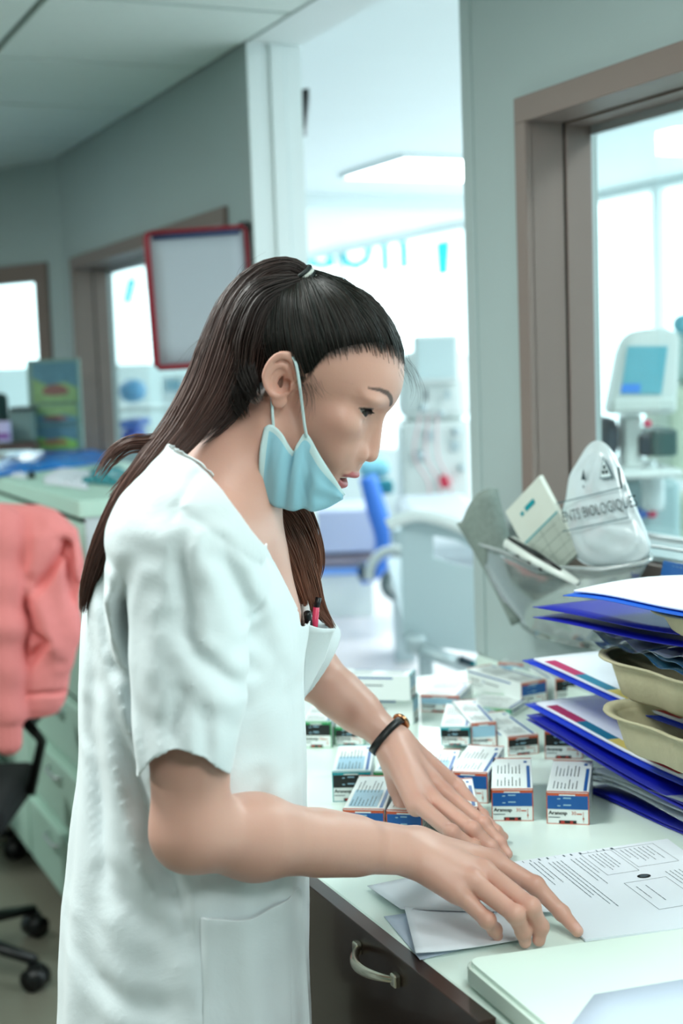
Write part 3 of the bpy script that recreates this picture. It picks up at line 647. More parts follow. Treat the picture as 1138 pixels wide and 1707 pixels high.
# white handset
M_dev = mat('device_white', rgb(214, 222, 216), 0.25); M_devb = mat('device_black', rgb(14, 18, 18), 0.3)
t = thing('handset', 'white and black cordless handset lying across the clear bin', 'handset', tuple(PX(900, 930, 1.26)))
a, b = PX(850, 905, 1.262), PX(963, 972, 1.256)
d = b-a; Lh = np.linalg.norm(d); d /= Lh; up_ = np.array([-0.35, 0.2, .9]); up_ -= d*(up_@d); up_ /= np.linalg.norm(up_)
tube('body', [a-d*.012, a, a+d*Lh*.5, b], [.006, .0145, .012, .006], M_dev, t, seg=14, flat=.75, up=up_)
tube('keypad', [a+up_*.010+d*.002, a+d*Lh*.4+up_*.011, a+d*Lh*.78+up_*.008], [.004, .006, .003], M_devb, t, seg=10, flat=.7, up=up_)
sd = np.cross(d, up_); sd = sd if sd[0] < 0 else -sd
for k in range(4):
    c = a+d*Lh*(.04+.17*k)+sd*.0125-up_*.003
    tube('button', [c-d*.004, c+d*.004], [.0022, .0022], M_devb, t, seg=8)
# translucent specimen bag
M_bag = film('bag_film', rgb(222, 236, 240), 0.86, 0.28, 0.15)
t = thing('specimen_bag', 'crumpled translucent bag printed BIOLOGIQUES standing in the clear bin', 'bag', tuple(PX(1010, 850, 1.31)))
ol = [(960, 940), (948, 900), (936, 868), (935, 850), (944, 835), (946, 792), (960, 775), (975, 745), (990, 733), (1006, 735), (1022, 752), (1032, 775), (1048, 815), (1066, 860), (1082, 895), (1086, 915), (1076, 935), (1040, 943), (1000, 946)]
cen = np.array([1006., 858.])
def bagpt(r_, i, side):
    x, y = cen+(np.array(ol[i % len(ol)])-cen)*r_
    bulge = .013*math.sqrt(max(0, 1-r_**3))+.0035*math.sin(x*.12+y*.05)*r_+.0025*math.sin(y*.21-x*.07)+.002*math.sin(x*.31+y*.17)*math.sin(y*.13)
    return PX(x, y, 1.322-side*bulge-(.004 if side > 0 else 0))
R_ = [0.0, .15, .3, .45, .6, .72, .82, .9, .96, 1.0]; no = len(ol)
for side, nm in ((1, 'front_film'), (-.6, 'back_film')):
    V = [bagpt(r_, i, side) for r_ in R_[1:] for i in range(no)]; V.append(bagpt(0, 0, side)); m_ = len(V)-1
    F = [(j*no+i, j*no+(i+1) % no, (j+1)*no+(i+1) % no, (j+1)*no+i) for j in range(len(R_)-2) for i in range(no)]+[(m_, (i+1) % no, i) for i in range(no)]
    o = mobj(nm, V, F, M_bag, t, True); md = o.modifiers.new('s', 'SUBSURF'); md.levels = 2; md.render_levels = 2
M_bp = mat('bag_print', rgb(60, 96, 104), 0.7); M_bpd = mat('bag_print_dark', rgb(18, 46, 50), 0.7)
def bagfr(x, y, rot, X0=1.302):
    """frame on the bag front at a pixel, tilted by rot degrees in the picture"""
    o = PX(x, y, X0); c, s_ = math.cos(math.radians(rot)), math.sin(math.radians(rot))
    u = PX(x+50*c, y-50*s_, X0)-o; v = PX(x-50*s_, y-50*c, X0)-o; return frame(o, u, v), np.linalg.norm(u)/50
fl = Flat()
fr, s_ = bagfr(938, 871, 12.5, 1.300)
fl.text(fr, 0, 0, 'ENTS BIOLOGIQUES', 15.0*s_, 1, 0, 0, .90)
for (x0, y0, x1, y1) in ((-4, -9, 104, -8), (-4, 19, 104, 20), (103, -8, 104, 19)): fl.rect(fr, x0*s_, y0*s_, x1*s_, y1*s_, 0)
fr, s_ = bagfr(1001, 797, 8, 1.302)
def tri(k, mi, h): fl.poly(fr, [(9*s_-11*k*s_, 7*s_-8*k*s_), (9*s_+11*k*s_, 7*s_-8*k*s_), (9*s_, 7*s_+14*k*s_)], mi, h)
tri(1.0, 0, 0); tri(.82, 2, -.0003 if fr[3][0] > 0 else .0003)
for k in range(3):
    an = math.pi/2+k*2*math.pi/3; c = (9*s_+3.2*s_*math.cos(an), 7*s_+3.2*s_*math.sin(an))
    fl.poly(fr, [(c[0]+2.4*s_*math.cos(q), c[1]+2.4*s_*math.sin(q)) for q in np.linspace(0, 6.28, 10, endpoint=False)], 1, -.0006 if fr[3][0] > 0 else .0006)
fr, s_ = bagfr(972, 800, 0, 1.302); fl.poly(fr, [(-4*s_, 0), (4*s_, 0), (0, 11*s_)], 1); fl.rect(fr, -1*s_, -8*s_, 1*s_, -5*s_, 1)
fr, s_ = bagfr(1036, 815, 9, 1.305); fl.rect(fr, -2*s_, 0, 2*s_, 23*s_, 1)
fl.build('print', [M_bp, M_bpd, mat('bag_white', rgb(220, 236, 238), .6)], t)
# brown smudge of a label seen through the bag
# small carton lying on top of the folder stack at the right edge
zb = PX(1100, 985, 1.30)[2]
tq = thing('medicine_carton', 'small carton with blue top half lying under the window sill at the right edge', 'box', tuple(PX(1100, 985, 1.30)))
p0, p1, p2 = PX(1096, 984, 1.30), PX(1160, 1000, 1.27), PX(1106, 934, 1.31)
u_, v_ = p1-p0, p2-p0; nn = np.cross(v_, u_); nn /= np.linalg.norm(nn); nn = nn if nn[0] > 0 else -nn
V = [p0, p0+u_, p0+u_+v_, p0+v_]; V += [p+nn*.045 for p in V]
mobj('carton_body', V, [(0, 1, 2, 3), (7, 6, 5, 4), (0, 4, 5, 1), (1, 5, 6, 2), (2, 6, 7, 3), (3, 7, 4, 0)], M_wht, tq)
fr = frame(p0-nn*.0005, u_, v_); Lu, Lv = np.linalg.norm(u_), np.linalg.norm(v_)
fl = Flat(); fl.rect(fr, 0, Lv*.5, Lu, Lv, 0); fl.rect(fr, Lu*.15, Lv*.08, Lu*.42, Lv*.24, 1)
for k in range(3): fl.rect(fr, Lu*(.25+.1*k), Lv*.86, Lu*(.32+.1*k), Lv*.89, 2)
fl.build('print', [M_blue, M_blk, M_lblu], tq)

# ================================================================== BACK OF THE NEAR ROOM
M_mint = mat('pale_green_laminate', rgb(190, 226, 210), 0.4, noise=(3, .03)); M_dark = mat('dark_recess', rgb(16, 26, 24), .7)
M_bpl = mat('black_plastic', rgb(14, 16, 17), .35); M_bfab = mat('black_fabric', rgb(18, 20, 22), .9)
cb4 = thing('drawer_cabinet', 'low pale green drawer cabinet against the partition behind the nurse', 'cabinet', (1.13, 4.5, 0))
CX, CY0, CY1, CZ = .885, 3.535, 5.55, 1.228
box('carcass', (CX+.02, CY0+.012, .06), (DW-.002, CY1, CZ-.045), M_dark, cb4)
box('end_panel', (CX+.006, CY0, .0), (DW-.002, CY0+.012, CZ-.044), mat('end_panel_paint', rgb(196, 210, 214), .45), cb4)
box('cabinet_top', (CX-.012, CY0-.008, CZ-.044), (DW-.002, CY1+.01, CZ), M_mint, cb4, bev=.003)
box('plinth', (CX+.05, CY0+.02, 0), (CX+.07, CY1, .07), M_dark, cb4)
zs = [(.10, .285, .045), (.305, .475, .03), (.495, .66, .012), (.68, .84, .0), (.86, 1.0, .02), (1.02, 1.165, .0)]
for c in range(3):
    y0 = CY0+.016+c*.675
    for a, b, o_ in zs:
        dr = box('drawer', (CX-o_, y0, a), (CX+.019, y0+.655, b), M_mint, cb4, bev=.004)
        box('drawer_tray', (CX+.0195-o_*.2, y0+.01, a+.01), (CX+.10, y0+.645, b-.03), M_white, dr)
        tube('handle', [(CX-o_-.004, y0+.26, b-.035), (CX-o_-.018, y0+.28, b-.037), (CX-o_-.018, y0+.38, b-.037), (CX-o_-.004, y0+.40, b-.035)], .005, M_alu, dr, seg=8)
def crumple(name, px, z, m, label, cat, amp=.012, seed=1, n=22, th=.0006):
    P = [PZ(x, y, z) for x, y in px]; r_ = random.Random(seed); a = [r_.uniform(0, 6) for _ in range(6)]
    def fn(u, v):
        p = P[0]*(1-u)*(1-v)+P[1]*u*(1-v)+P[2]*u*v+P[3]*(1-u)*v; e = math.sin(math.pi*u)**.5*math.sin(math.pi*v)**.5
        return (p[0]+.01*math.sin(7*v+a[0]), p[1]+.01*math.sin(9*u+a[1]), z+.002+amp*(.5+.5*math.sin(13*u+a[2]+3*math.sin(5*v))*math.sin(11*v+a[3]+2*math.sin(7*u)))*(e+.15))
    return tag(sheet(name, fn, n, n, m, None, th), label, cat)
M_bfilm = mat('blue_plastic_film', rgb(40, 136, 226), .25); M_tfilm = mat('teal_plastic_film', rgb(50, 150, 160), .25)
crumple('plastic_film', [(-20, 798), (175, 772), (188, 750), (10, 757)], CZ, M_bfilm, 'crumpled blue plastic film lying on the drawer cabinet', 'film', .03, 3)
crumple('plastic_film', [(138, 806), (215, 812), (235, 790), (150, 784)], CZ, M_tfilm, 'small crumpled teal film at the end of the drawer cabinet', 'film', .03, 5)
crumple('paper_sheet', [(70, 808), (140, 818), (170, 788), (95, 780)], CZ, M_paper, 'white papers spread on top of the drawer cabinet', 'paper', .008, 7)
crumple('paper_sheet', [(-10, 792), (40, 800), (60, 782), (10, 776)], CZ, M_paper, 'white paper at the left end of the drawer cabinet top', 'paper', .008, 8)
c = PZ(53, 797, CZ+.001); t = thing('binder_clip', 'black binder clip standing on the drawer cabinet', 'clip', tuple(c))
prism('clip_body', [(-.012, 0), (.012, 0), (.003, .022), (-.003, .022)], -.012, .012, M_bpl, t, Matrix.Translation(Vector(c)) @ Matrix.Rotation(math.pi/2, 4, 'X'), .0008)
tube('wire_loop', [tuple(c+np.array([-.004, 0, .02])), tuple(c+np.array([-.008, 0, .045])), tuple(c+np.array([.008, 0, .045])), tuple(c+np.array([.004, 0, .02]))], .0012, M_bpl, t, seg=6)
# brochure rack in the corner
t = thing('brochure_rack', 'brochure rack with green landscape leaflets in the far corner', 'rack', wl_(LP(92, 752, 5.25)))
LB('rack_panel', 52, 597, 131, 752, 5.25, .02, mat('rack_clear', rgb(120, 150, 140), .3), t, .003)
M_b1 = mat('leaflet_green', rgb(128, 160, 110), .6, noise=(40, .35)); M_b2 = mat('leaflet_blue', rgb(84, 126, 140), .6, noise=(30, .3)); M_b3 = mat('leaflet_ochre', rgb(150, 112, 74), .6, noise=(30, .2)); M_b4 = mat('leaflet_lime', rgb(124, 176, 84), .6, noise=(30, .25)); M_b5 = mat('leaflet_rust', rgb(130, 92, 84), .6)
for i, (x0, y0, x1, y1, ms, lab) in enumerate(((56, 602, 127, 672, (M_b2, M_b1, M_b5), 'top leaflet with a blue and green landscape'), (56, 674, 127, 708, (M_b1, M_b2, M_b5), 'middle leaflet, mostly hidden'), (56, 709, 127, 750, (M_b2, M_b4, M_b3), 'bottom leaflet with a lime meadow and brown animal shape'))):
    lt = thing('leaflet', lab, 'leaflet', wl_(LP(92, y1, 5.24)), 0, 'leaflets in the brochure rack')
    LB('cover', x0, y0, x1, y1, 5.243, .006, ms[0], lt)
    A_, B_ = LP(x0, y1, 5.243), LP(x1, y0, 5.243); fr = (toW(np.array([A_[0], 5.2425, A_[2]])), toW(np.array([1., 0, 0])), np.array([0, 0, 1.]), toW(np.array([0, -1., 0])))
    W_, H_ = B_[0]-A_[0], B_[2]-A_[2]; f_ = Flat()
    f_.poly(fr, [(0, 0), (W_, 0), (W_, H_*.35), (W_*.7, H_*.5), (W_*.35, H_*.42), (0, H_*.62)], 0, .0005)
    f_.poly(fr, [(W_*(.5+.3*math.cos(q)), H_*(.25+.2*math.sin(q)*(1 if q < 3.2 else .4))) for q in np.linspace(0, 6.2, 14)], 1, .001); f_.build('print', [ms[1], ms[2]], lt)
# shelf with box and screen at the far left
t = thing('wall_shelf', 'brown wooden ledge under the far left window', 'shelf', wl_(LP(10, 752, 5.2)))
LB('board', -120, 738, 56, 756, 5.12, .25, mat('ledge_brown', rgb(86, 66, 58), .5), t, .003)
t = thing('storage_box', 'grey green storage box on the brown ledge', 'box', wl_(LP(35, 738, 5.16)))
LB('box_body', 17, 685, 53, 737, 5.16, .12, mat('box_grey', rgb(104, 128, 124), .5), t, .004); LB('lid', 15, 678, 55, 686, 5.155, .13, mat('box_lid', rgb(56, 70, 70), .5), t, .003)
t = thing('telephone', 'black desk telephone at the left edge of the ledge', 'telephone', wl_(LP(-12, 738, 5.14)))
LB('base', -35, 715, 12, 737, 5.14, .10, M_bpl, t, .006); LB('handset', -28, 655, 9, 716, 5.15, .05, mat('teal_black', rgb(10, 44, 44), .3), t, .02)
t = thing('paper_cup', 'white and purple carton beside the black telephone', 'carton', wl_(LP(8, 748, 5.08)))
LB('carton_body', -4, 702, 15, 737, 5.10, .03, mat('lilac_card', rgb(186, 180, 214), .5), t, .003); LB('purple_band', -4, 722, 15.3, 732, 5.099, .001, mat('purple_band', rgb(120, 60, 140), .5), t)
# red-framed display panel hinged on the partition
t = thing('display_panel', 'red framed display pocket with a blank sheet hinged on the wall', 'display', wl_(LP(405, 400, 3.30)))
q = [LP(243, 389, 3.80), LP(409, 377, 3.84), LP(424, 604, 3.84), LP(261, 614, 3.80)]
def pq(u, v): return q[0]*(1-u)*(1-v)+q[1]*u*(1-v)+q[2]*u*v+q[3]*(1-u)*v
M_redf = mat('red_plastic', rgb(140, 22, 40), .35)
tube('red_frame', [wl_(pq(*a)) for a in ((.03, 0), (.97, 0), (1, .03), (1, .97), (.97, 1), (.03, 1), (0, .97), (0, .03), (.03, 0))], .0085, M_redf, t, seg=8, flat=.7)
sheet('sheet', lambda u, v: wl_(pq(.02+.96*u, .02+.96*v)+np.array([0, .002, 0])), 6, 6, mat('display_sheet', rgb(178, 188, 196), .5), t, .002)
sheet('top_strip', lambda u, v: wl_(pq(.06+.88*u, .02+.035*v)+np.array([0, -.003, 0])), 4, 1, mat('navy_strip', rgb(40, 60, 100), .5), t, .001)
a = PX(405, 376, DW-.004); LB('bracket', 398, 369, 416, 384, 3.835, .07, M_bpl, t, .003)
tube('hinge_post', [wl_(LP(411, 372, 3.86)), wl_(LP(427, 606, 3.86))], .006, M_bpl, t)
box('wall_plate', (DW-.012, 3.42, 1.75), (DW-.0005, 3.50, 1.86), M_bpl, t, bev=.002) if False else None

# ---------------------------------------------------------------- swivel chairs
def chair_base(t, c, phase, R_=.30, h=.40):
    for k in range(5):
        an = phase+k*2*math.pi/5; e = (c[0]+R_*math.cos(an), c[1]+R_*math.sin(an))
        tube('base_arm', [(c[0]+.03*math.cos(an), c[1]+.03*math.sin(an), .115), (c[0]+.16*math.cos(an), c[1]+.16*math.sin(an), .10), (e[0], e[1], .078)], [.026, .022, .016], M_bpl, t, seg=10, flat=.8)
        w_ = tube('caster', [(e[0]-.026*math.sin(an), e[1]+.026*math.cos(an), .031), (e[0]+.026*math.sin(an), e[1]-.026*math.cos(an), .031)], .030, M_bpl, t, seg=16)
        box('caster_hood', (e[0]-.018, e[1]-.018, .045), (e[0]+.018, e[1]+.018, .070), M_bpl, w_, bev=.006)
    lathe('gas_lift', [(.045, .08), (.045, .13), (.028, .14), (.028, h-.06), (.06, h-.03), (.09, h)], M_bpl, t, 16, Matrix.Translation((c[0], c[1], 0)))
cc1 = (.487, 3.713)
t = thing('office_chair', 'black swivel chair at the left carrying the pink sweatshirt', 'chair', (*cc1, 0))
chair_base(t, cc1, math.radians(23.7))
cl = toL(np.array([*cc1, 0])); LYS = 3.36
def lbx(name, lo, hi, m, parent, bev): return box(name, lo, hi, m, parent, bev, 3, LOC)
lbx('seat', (cl[0]-.24, cl[1]-.22, .42), (cl[0]+.24, cl[1]+.24, .50), M_bfab, t, .035)
lbx('backrest', (cl[0]-.22, LYS-.015, .70), (cl[0]+.27, LYS+.035, 1.20), M_bfab, t, .02)
tube('back_bracket', [wl_((cl[0], cl[1]-.05, .44)), wl_((cl[0], LYS+.05, .45)), wl_((cl[0], LYS+.05, .80))], .02, M_bpl, t, flat=.6)
for s_ in (1,): 
    tube('armrest', [wl_((cl[0]+.25*s_, cl[1]+.05, .46)), wl_((cl[0]+.29*s_, cl[1]+.04, .60)), wl_((cl[0]+.28*s_, cl[1]-.06, .67)), wl_((cl[0]+.28*s_, cl[1]+.16, .67))], [.016, .016, .02, .02], M_bpl, t, flat=.8)
cc2 = (.60, 4.62)
t = thing('stool', 'black swivel stool behind the office chair', 'stool', (*cc2, 0)); chair_base(t, cc2, math.radians(-25), .27, .44)
lathe('seat', [(.02, .44), (.19, .445), (.21, .47), (.205, .51), (.17, .525), (.001, .53)], M_bfab, t, 28, Matrix.Translation((cc2[0], cc2[1], 0)))

# ================================================================== THE WARD
M_mac = mat('machine_white', rgb(226, 234, 232), .35); M_macg = mat('machine_cream', rgb(206, 218, 196), .4); M_scr = mat('screen_teal', rgb(90, 160, 176), .15, emit=(rgb(110, 180, 195), .35)); M_scrb = mat('screen_blue', rgb(60, 130, 220), .2, emit=(rgb(80, 150, 210), .3))
M_dk = mat('navy_parts', rgb(26, 52, 66), .4); M_pkd = mat('pink_knob', rgb(224, 70, 110), .4); M_bluep = mat('blue_vinyl', rgb(60, 120, 214), .45); M_steel = mat('pale_steel', rgb(190, 206, 210), .3, .3)
t = thing('wall_speaker', 'small black wedge speaker beyond the door jamb near the ceiling', 'speaker', wl_(LP(503, 215, 3.95)))
qq = [LP(484, 152, 3.95), LP(515, 147, 3.95), LP(509, 213, 3.95), LP(486, 217, 3.95)]; Vq = [p for p in qq]+[p+np.array([.0, .14, 0]) for p in qq]
o = mobj('housing', [wl_(p) for p in Vq], [(3, 2, 1, 0), (4, 5, 6, 7), (0, 1, 5, 4), (1, 2, 6, 5), (2, 3, 7, 6), (3, 0, 4, 7)], M_bpl, t)
LB('bracket', 476, 175, 487, 190, 4.0, .03, M_bpl, t)
def drum(name, x, y, ly, r, d, m, parent, flat=1.0):
    a = LP(x, y, ly); return tube(name, [wl_(a), wl_(a+np.array([0, d, 0]))], r, m, parent, seg=18)
# dialysis machine seen through the doorway
t = thing('dialysis_machine', 'tall white dialysis machine with a red knob seen through the doorway', 'machine', wl_(LP(725, 1000, 6.700)))
LB('cabinet', 672, 700, 785, 905, 6.700, .45, M_mac, t, .03); LB('upper_housing', 668, 582, 782, 705, 6.720, .40, M_mac, t, .07, 5); LB('monitor', 690, 556, 765, 640, 6.660, .06, M_mac, t, .02); LB('screen', 697, 562, 758, 632, 6.655, .004, M_scrb if False else mat('pale_screen', rgb(206, 226, 228), .2), t)
drum('red_knob', 742, 803, 6.660, .030, .04, mat('red_knob', rgb(224, 50, 84), .4), t)
for i, (x, y, r_) in enumerate(((705, 680, .02), (735, 690, .016), (760, 720, .02), (700, 760, .03), (770, 780, .018))): drum('pump', x, y, 6.670, r_, .03, M_steel if i % 2 else M_scr if False else M_steel, t)
for i, (x, y, x2, y2) in enumerate(((708, 650, 712, 668), (742, 650, 750, 666), (708, 716, 722, 735), (752, 735, 766, 752))): LB('control', x, y, x2, y2, 6.685, .015, M_dk if i in (0,) else M_steel, t, .002)
for k in range(3): tube('blood_line', smoothpath([wl_(LP(700+14*k, 690, 6.660)), wl_(LP(690+20*k, 760, 6.630)), wl_(LP(715+18*k, 810, 6.640)), wl_(LP(705+20*k, 870, 6.660))], 5), .006, mat('tube_pinkish', rgb(226, 196, 200), .3), t, seg=6)
LB('drip_stand', 690, 900, 778, 1010, 6.800, .35, M_mac, t, .02)
for x in (690, 760): drum('caster', x, 1000, 6.800, .045, .04, M_dk, t)
# bed with a moulded footboard
t = thing('hospital_bed', 'white hospital bed with a cut-out footboard beyond the doorway', 'bed', wl_(LP(730, 1140, 4.3)))
bd = [(668, 872), (700, 862), (745, 872), (812, 905), (830, 1095), (672, 1070)]; hole = [(722, 893), (760, 900), (792, 916), (792, 948), (760, 942), (722, 930)]
def fb(px, y): return [(LP(x, y_, y)[0], LP(x, y_, y)[2]) for x, y_ in px]
bm = bmesh.new(); ob, hb = fb(bd, 4.3), fb(hole, 4.3)
for yy in (4.3, 4.335):
    vo = [bm.verts.new(wl_((a, yy, b))) for a, b in ob]; vh = [bm.verts.new(wl_((a, yy, b))) for a, b in hb]
    if yy == 4.3: vo0, vh0 = vo, vh
    for i in range(6): bm.faces.new((vo[i], vo[(i+1) % 6], vh[(i+1) % 6], vh[i]))
for i in range(6): bm.faces.new((vo0[i], vo0[(i+1) % 6], vo[(i+1) % 6], vo[i])); bm.faces.new((vh0[i], vh0[(i+1) % 6], vh[(i+1) % 6], vh[i]))
bmesh.ops.recalc_face_normals(bm, faces=bm.faces); bmo('footboard', bm, mat('footboard_grey', rgb(186, 206, 210), .45), t)
tube('top_rail', smoothpath([wl_(LP(645, 876, 4.27)), wl_(LP(668, 866, 4.27)), wl_(LP(700, 860, 4.27)), wl_(LP(750, 872, 4.27)), wl_(LP(815, 902, 4.27))], 5), .020, M_mac, t, seg=10)
LB('mattress', 690, 900, 860, 960, 4.5, 1.7, M_paper, t, .05); LB('frame', 680, 1060, 860, 1085, 4.4, 1.9, M_steel, t, .01)
LB('side_joint', 676, 1058, 712, 1095, 4.22, .09, M_steel, t, .02); tube('cross_bar', [wl_(LP(700, 1082, 4.22)), wl_(LP(800, 1120, 4.22))], .022, M_steel, t, seg=10)
tube('grip', [wl_(LP(765, 1098, 4.19)), wl_(LP(786, 1106, 4.19))], .012, M_dk, t); tube('grip_tip', [wl_(LP(786, 1106, 4.19)), wl_(LP(791, 1108, 4.19))], .0125, M_teal, t)
LB('leg', 700, 1090, 722, 1170, 4.35, .05, M_steel, t, .008)
# lavender counter, blue rail and blue treatment chair in the distance
t = thing('reception_counter', 'pale lavender counter with a brownish base far across the ward', 'counter', wl_(LP(570, 955, 8.6)))
LB('front_panel', 470, 848, 642, 925, 8.6, .6, mat('lavender_panel', rgb(176, 186, 212), .5), t, .01); LB('base_panel', 470, 925, 635, 948, 8.65, .5, mat('taupe_base', rgb(176, 160, 160), .5), t); LF('plinth', 480, 955, 620, 8.62, .4, M_white, t); LB('kick_rail', 470, 948, 632, 962, 8.55, .5, mat('blue_rail', rgb(110, 160, 230), .5), t, .01)
t = thing('treatment_chair', 'blue treatment chair with a curved support far across the ward', 'chair', wl_(LP(625, 970, 8.0)))
tube('curved_frame', smoothpath([wl_(LP(612, 795, 8.0)), wl_(LP(628, 850, 8.0)), wl_(LP(642, 905, 8.0)), wl_(LP(628, 945, 8.0)), wl_(LP(598, 962, 8.0))], 6), [.05, .06, .06, .06, .05], M_bluep, t, seg=10)
LB('footplate', 598, 945, 625, 968, 7.9, .25, M_dk, t, .01); LB('back_cushion', 598, 765, 650, 800, 8.1, .3, mat('pale_teal_cushion', rgb(120, 180, 196), .5), t, .05); LB('monitor_arm', 606, 800, 656, 826, 8.05, .1, mat('dark_teal_part', rgb(30, 120, 130), .4), t, .02); LB('seat_cushion', 640, 930, 672, 955, 8.1, .5, M_bluep, t, .04)
t = thing('wheeled_stand', 'round-shielded equipment trolley wheel beside the bed', 'trolley', wl_(LP(662, 1002, 7.2)))
ct = LP(658, 965, 7.2); tube('wheel_guard', [wl_(ct+np.array([.13*math.cos(a_), 0, .02+.13*math.sin(a_)])) for a_ in np.linspace(.2, 3.3, 14)], .025, M_mac, t, seg=8)
drum('wheel', 661, 975, 7.15, .085, .05, mat('wheel_grey', rgb(120, 136, 140), .5), t); drum('hub', 661, 975, 7.13, .045, .02, M_mac, t); LF('trolley_foot', 655, 955, 690, 7.25, .3, M_steel, t); LB('trolley_body', 655, 880, 690, 955, 7.25, .4, M_steel, t, .02)
# machines behind the right window
t = thing('dialysis_machine', 'white dialysis machine with a teal touch screen behind the right window', 'machine', wl_(LP(1075, 1000, 3.9)))
MS = [(1014, 690), (1036, 580), (1050, 556), (1075, 548), (1118, 548), (1134, 560), (1128, 690)]
hs = [LP(x, y, 3.9) for x, y in MS]; bm = bmesh.new(); v0 = [bm.verts.new(wl_(p)) for p in hs]; v1 = [bm.verts.new(wl_(p+np.array([0, .09, 0]))) for p in hs]
bm.faces.new(v0); bm.faces.new(v1[::-1]); [bm.faces.new((v0[i], v0[(i+1) % 7], v1[(i+1) % 7], v1[i])) for i in range(7)]; bmesh.ops.recalc_face_normals(bm, faces=bm.faces); bmesh.ops.bevel(bm, geom=list(bm.edges), offset=.008, segments=3, affect='EDGES'); bmo('monitor', bm, M_mac, t)
sp = [LP(x, y, 3.895) for x, y in ((1034, 657), (1046, 577), (1113, 577), (1102, 657))]; sheet('screen', lambda u, v: wl_(sp[0]*(1-u)*(1-v)+sp[3]*u*(1-v)+sp[2]*u*v+sp[1]*(1-u)*v), 2, 2, M_scr, t)
sp2 = [LP(x, y, 3.892) for x, y in ((1034, 655), (1037, 640), (1068, 640), (1066, 655))]; sheet('screen_window', lambda u, v: wl_(sp2[0]*(1-u)*(1-v)+sp2[3]*u*(1-v)+sp2[2]*u*v+sp2[1]*(1-u)*v), 1, 1, M_scrb, t)
LB('control_strip', 1022, 664, 1126, 686, 3.885, .01, mat('strip_white', rgb(214, 224, 220), .3), t, .004)
LB('column', 1042, 690, 1070, 790, 3.98, .10, M_mac, t, .01); LB('left_module', 996, 695, 1034, 765, 3.95, .2, M_dk, t, .03); LB('right_module', 1086, 715, 1130, 762, 3.95, .2, mat('module_green', rgb(60, 90, 88), .4), t, .01)
drum('pink_clamp', 1080, 706, 3.90, .010, .03, M_pkd, t); LB('inner_module', 1066, 724, 1090, 762, 3.96, .1, M_dk, t, .01); LB('lower_body', 1010, 800, 1135, 1010, 4.0, .4, mat('machine_blue_grey', rgb(168, 196, 200), .4), t, .02); LB('work_ledge', 1020, 782, 1140, 800, 3.8, .6, M_mac, t, .01)
for x, m_ in ((1071, M_bluep), (1087, M_pkd)): drum('connector', x, 856, 3.96, .013, .05, m_, t)
lathe('bottle', [(.001, 0), (.03, 0), (.032, .02), (.032, .09), (.012, .12), (.012, .14), (.001, .14)], mat('clear_bottle', rgb(214, 226, 228), .2), t, 16, Matrix.Translation(Vector(wl_(LP(1088, 850, 3.93)))))
for x in (1020, 1120): drum('caster', x, 1230, 4.1, .045, .04, M_dk, t)
LB('pedestal', 1030, 1005, 1120, 1210, 4.05, .3, M_mac, t, .02)
t = thing('dialysis_machine', 'cream coloured machine cut off by the right edge of the photo', 'machine', wl_(LP(1160, 1000, 4.5)))
LB('housing', 1118, 640, 1260, 800, 4.5, .4, M_macg, t, .03); LB('upper_housing', 1130, 545, 1260, 642, 4.52, .3, mat('upper_pale', rgb(196, 224, 220), .3), t, .05, 4); drum('cap', 1140, 540, 4.52, .03, .03, M_scr, t); LB('lower_body', 1140, 830, 1260, 1200, 4.55, .35, M_macg, t, .02)
# pieces seen through the left window: bed rail and blue chair
t = thing('treatment_chair', 'blue treatment chair with white armrest behind the left window', 'chair', wl_(LP(230, 760, 8.2)))
LB('back_cushion', 196, 632, 236, 672, 8.2, .25, mat('blue_vinyl_pale', rgb(90, 160, 206), .4), t, .06); LB('seat_cushion', 196, 700, 232, 716, 8.1, .5, M_bluep, t, .04); LB('armrest', 180, 676, 300, 688, 8.0, .5, M_mac, t, .02); LF('base', 200, 716, 228, 8.2, .4, mat('deep_blue', rgb(24, 90, 200), .4), t, .03)
t = thing('bedside_cabinet', 'white bedside cabinet with teal front behind the left window', 'cabinet', wl_(LP(285, 700, 8.4)))
LF('cabinet_body', 268, 625, 330, 9.0, .4, M_mac, t, .01); LB('door', 276, 632, 300, 652, 8.985, .01, mat('teal_grey_door', rgb(110, 160, 180), .4), t)
t = thing('linen_trolley', 'white linen trolley beyond the left window', 'trolley', wl_(LP(240, 760, 7.0)))
LB('top_tray', 176, 738, 330, 748, 7.0, .5, M_mac, t, .01); LF('body', 190, 748, 320, 7.05, .4, M_steel, t, .01)

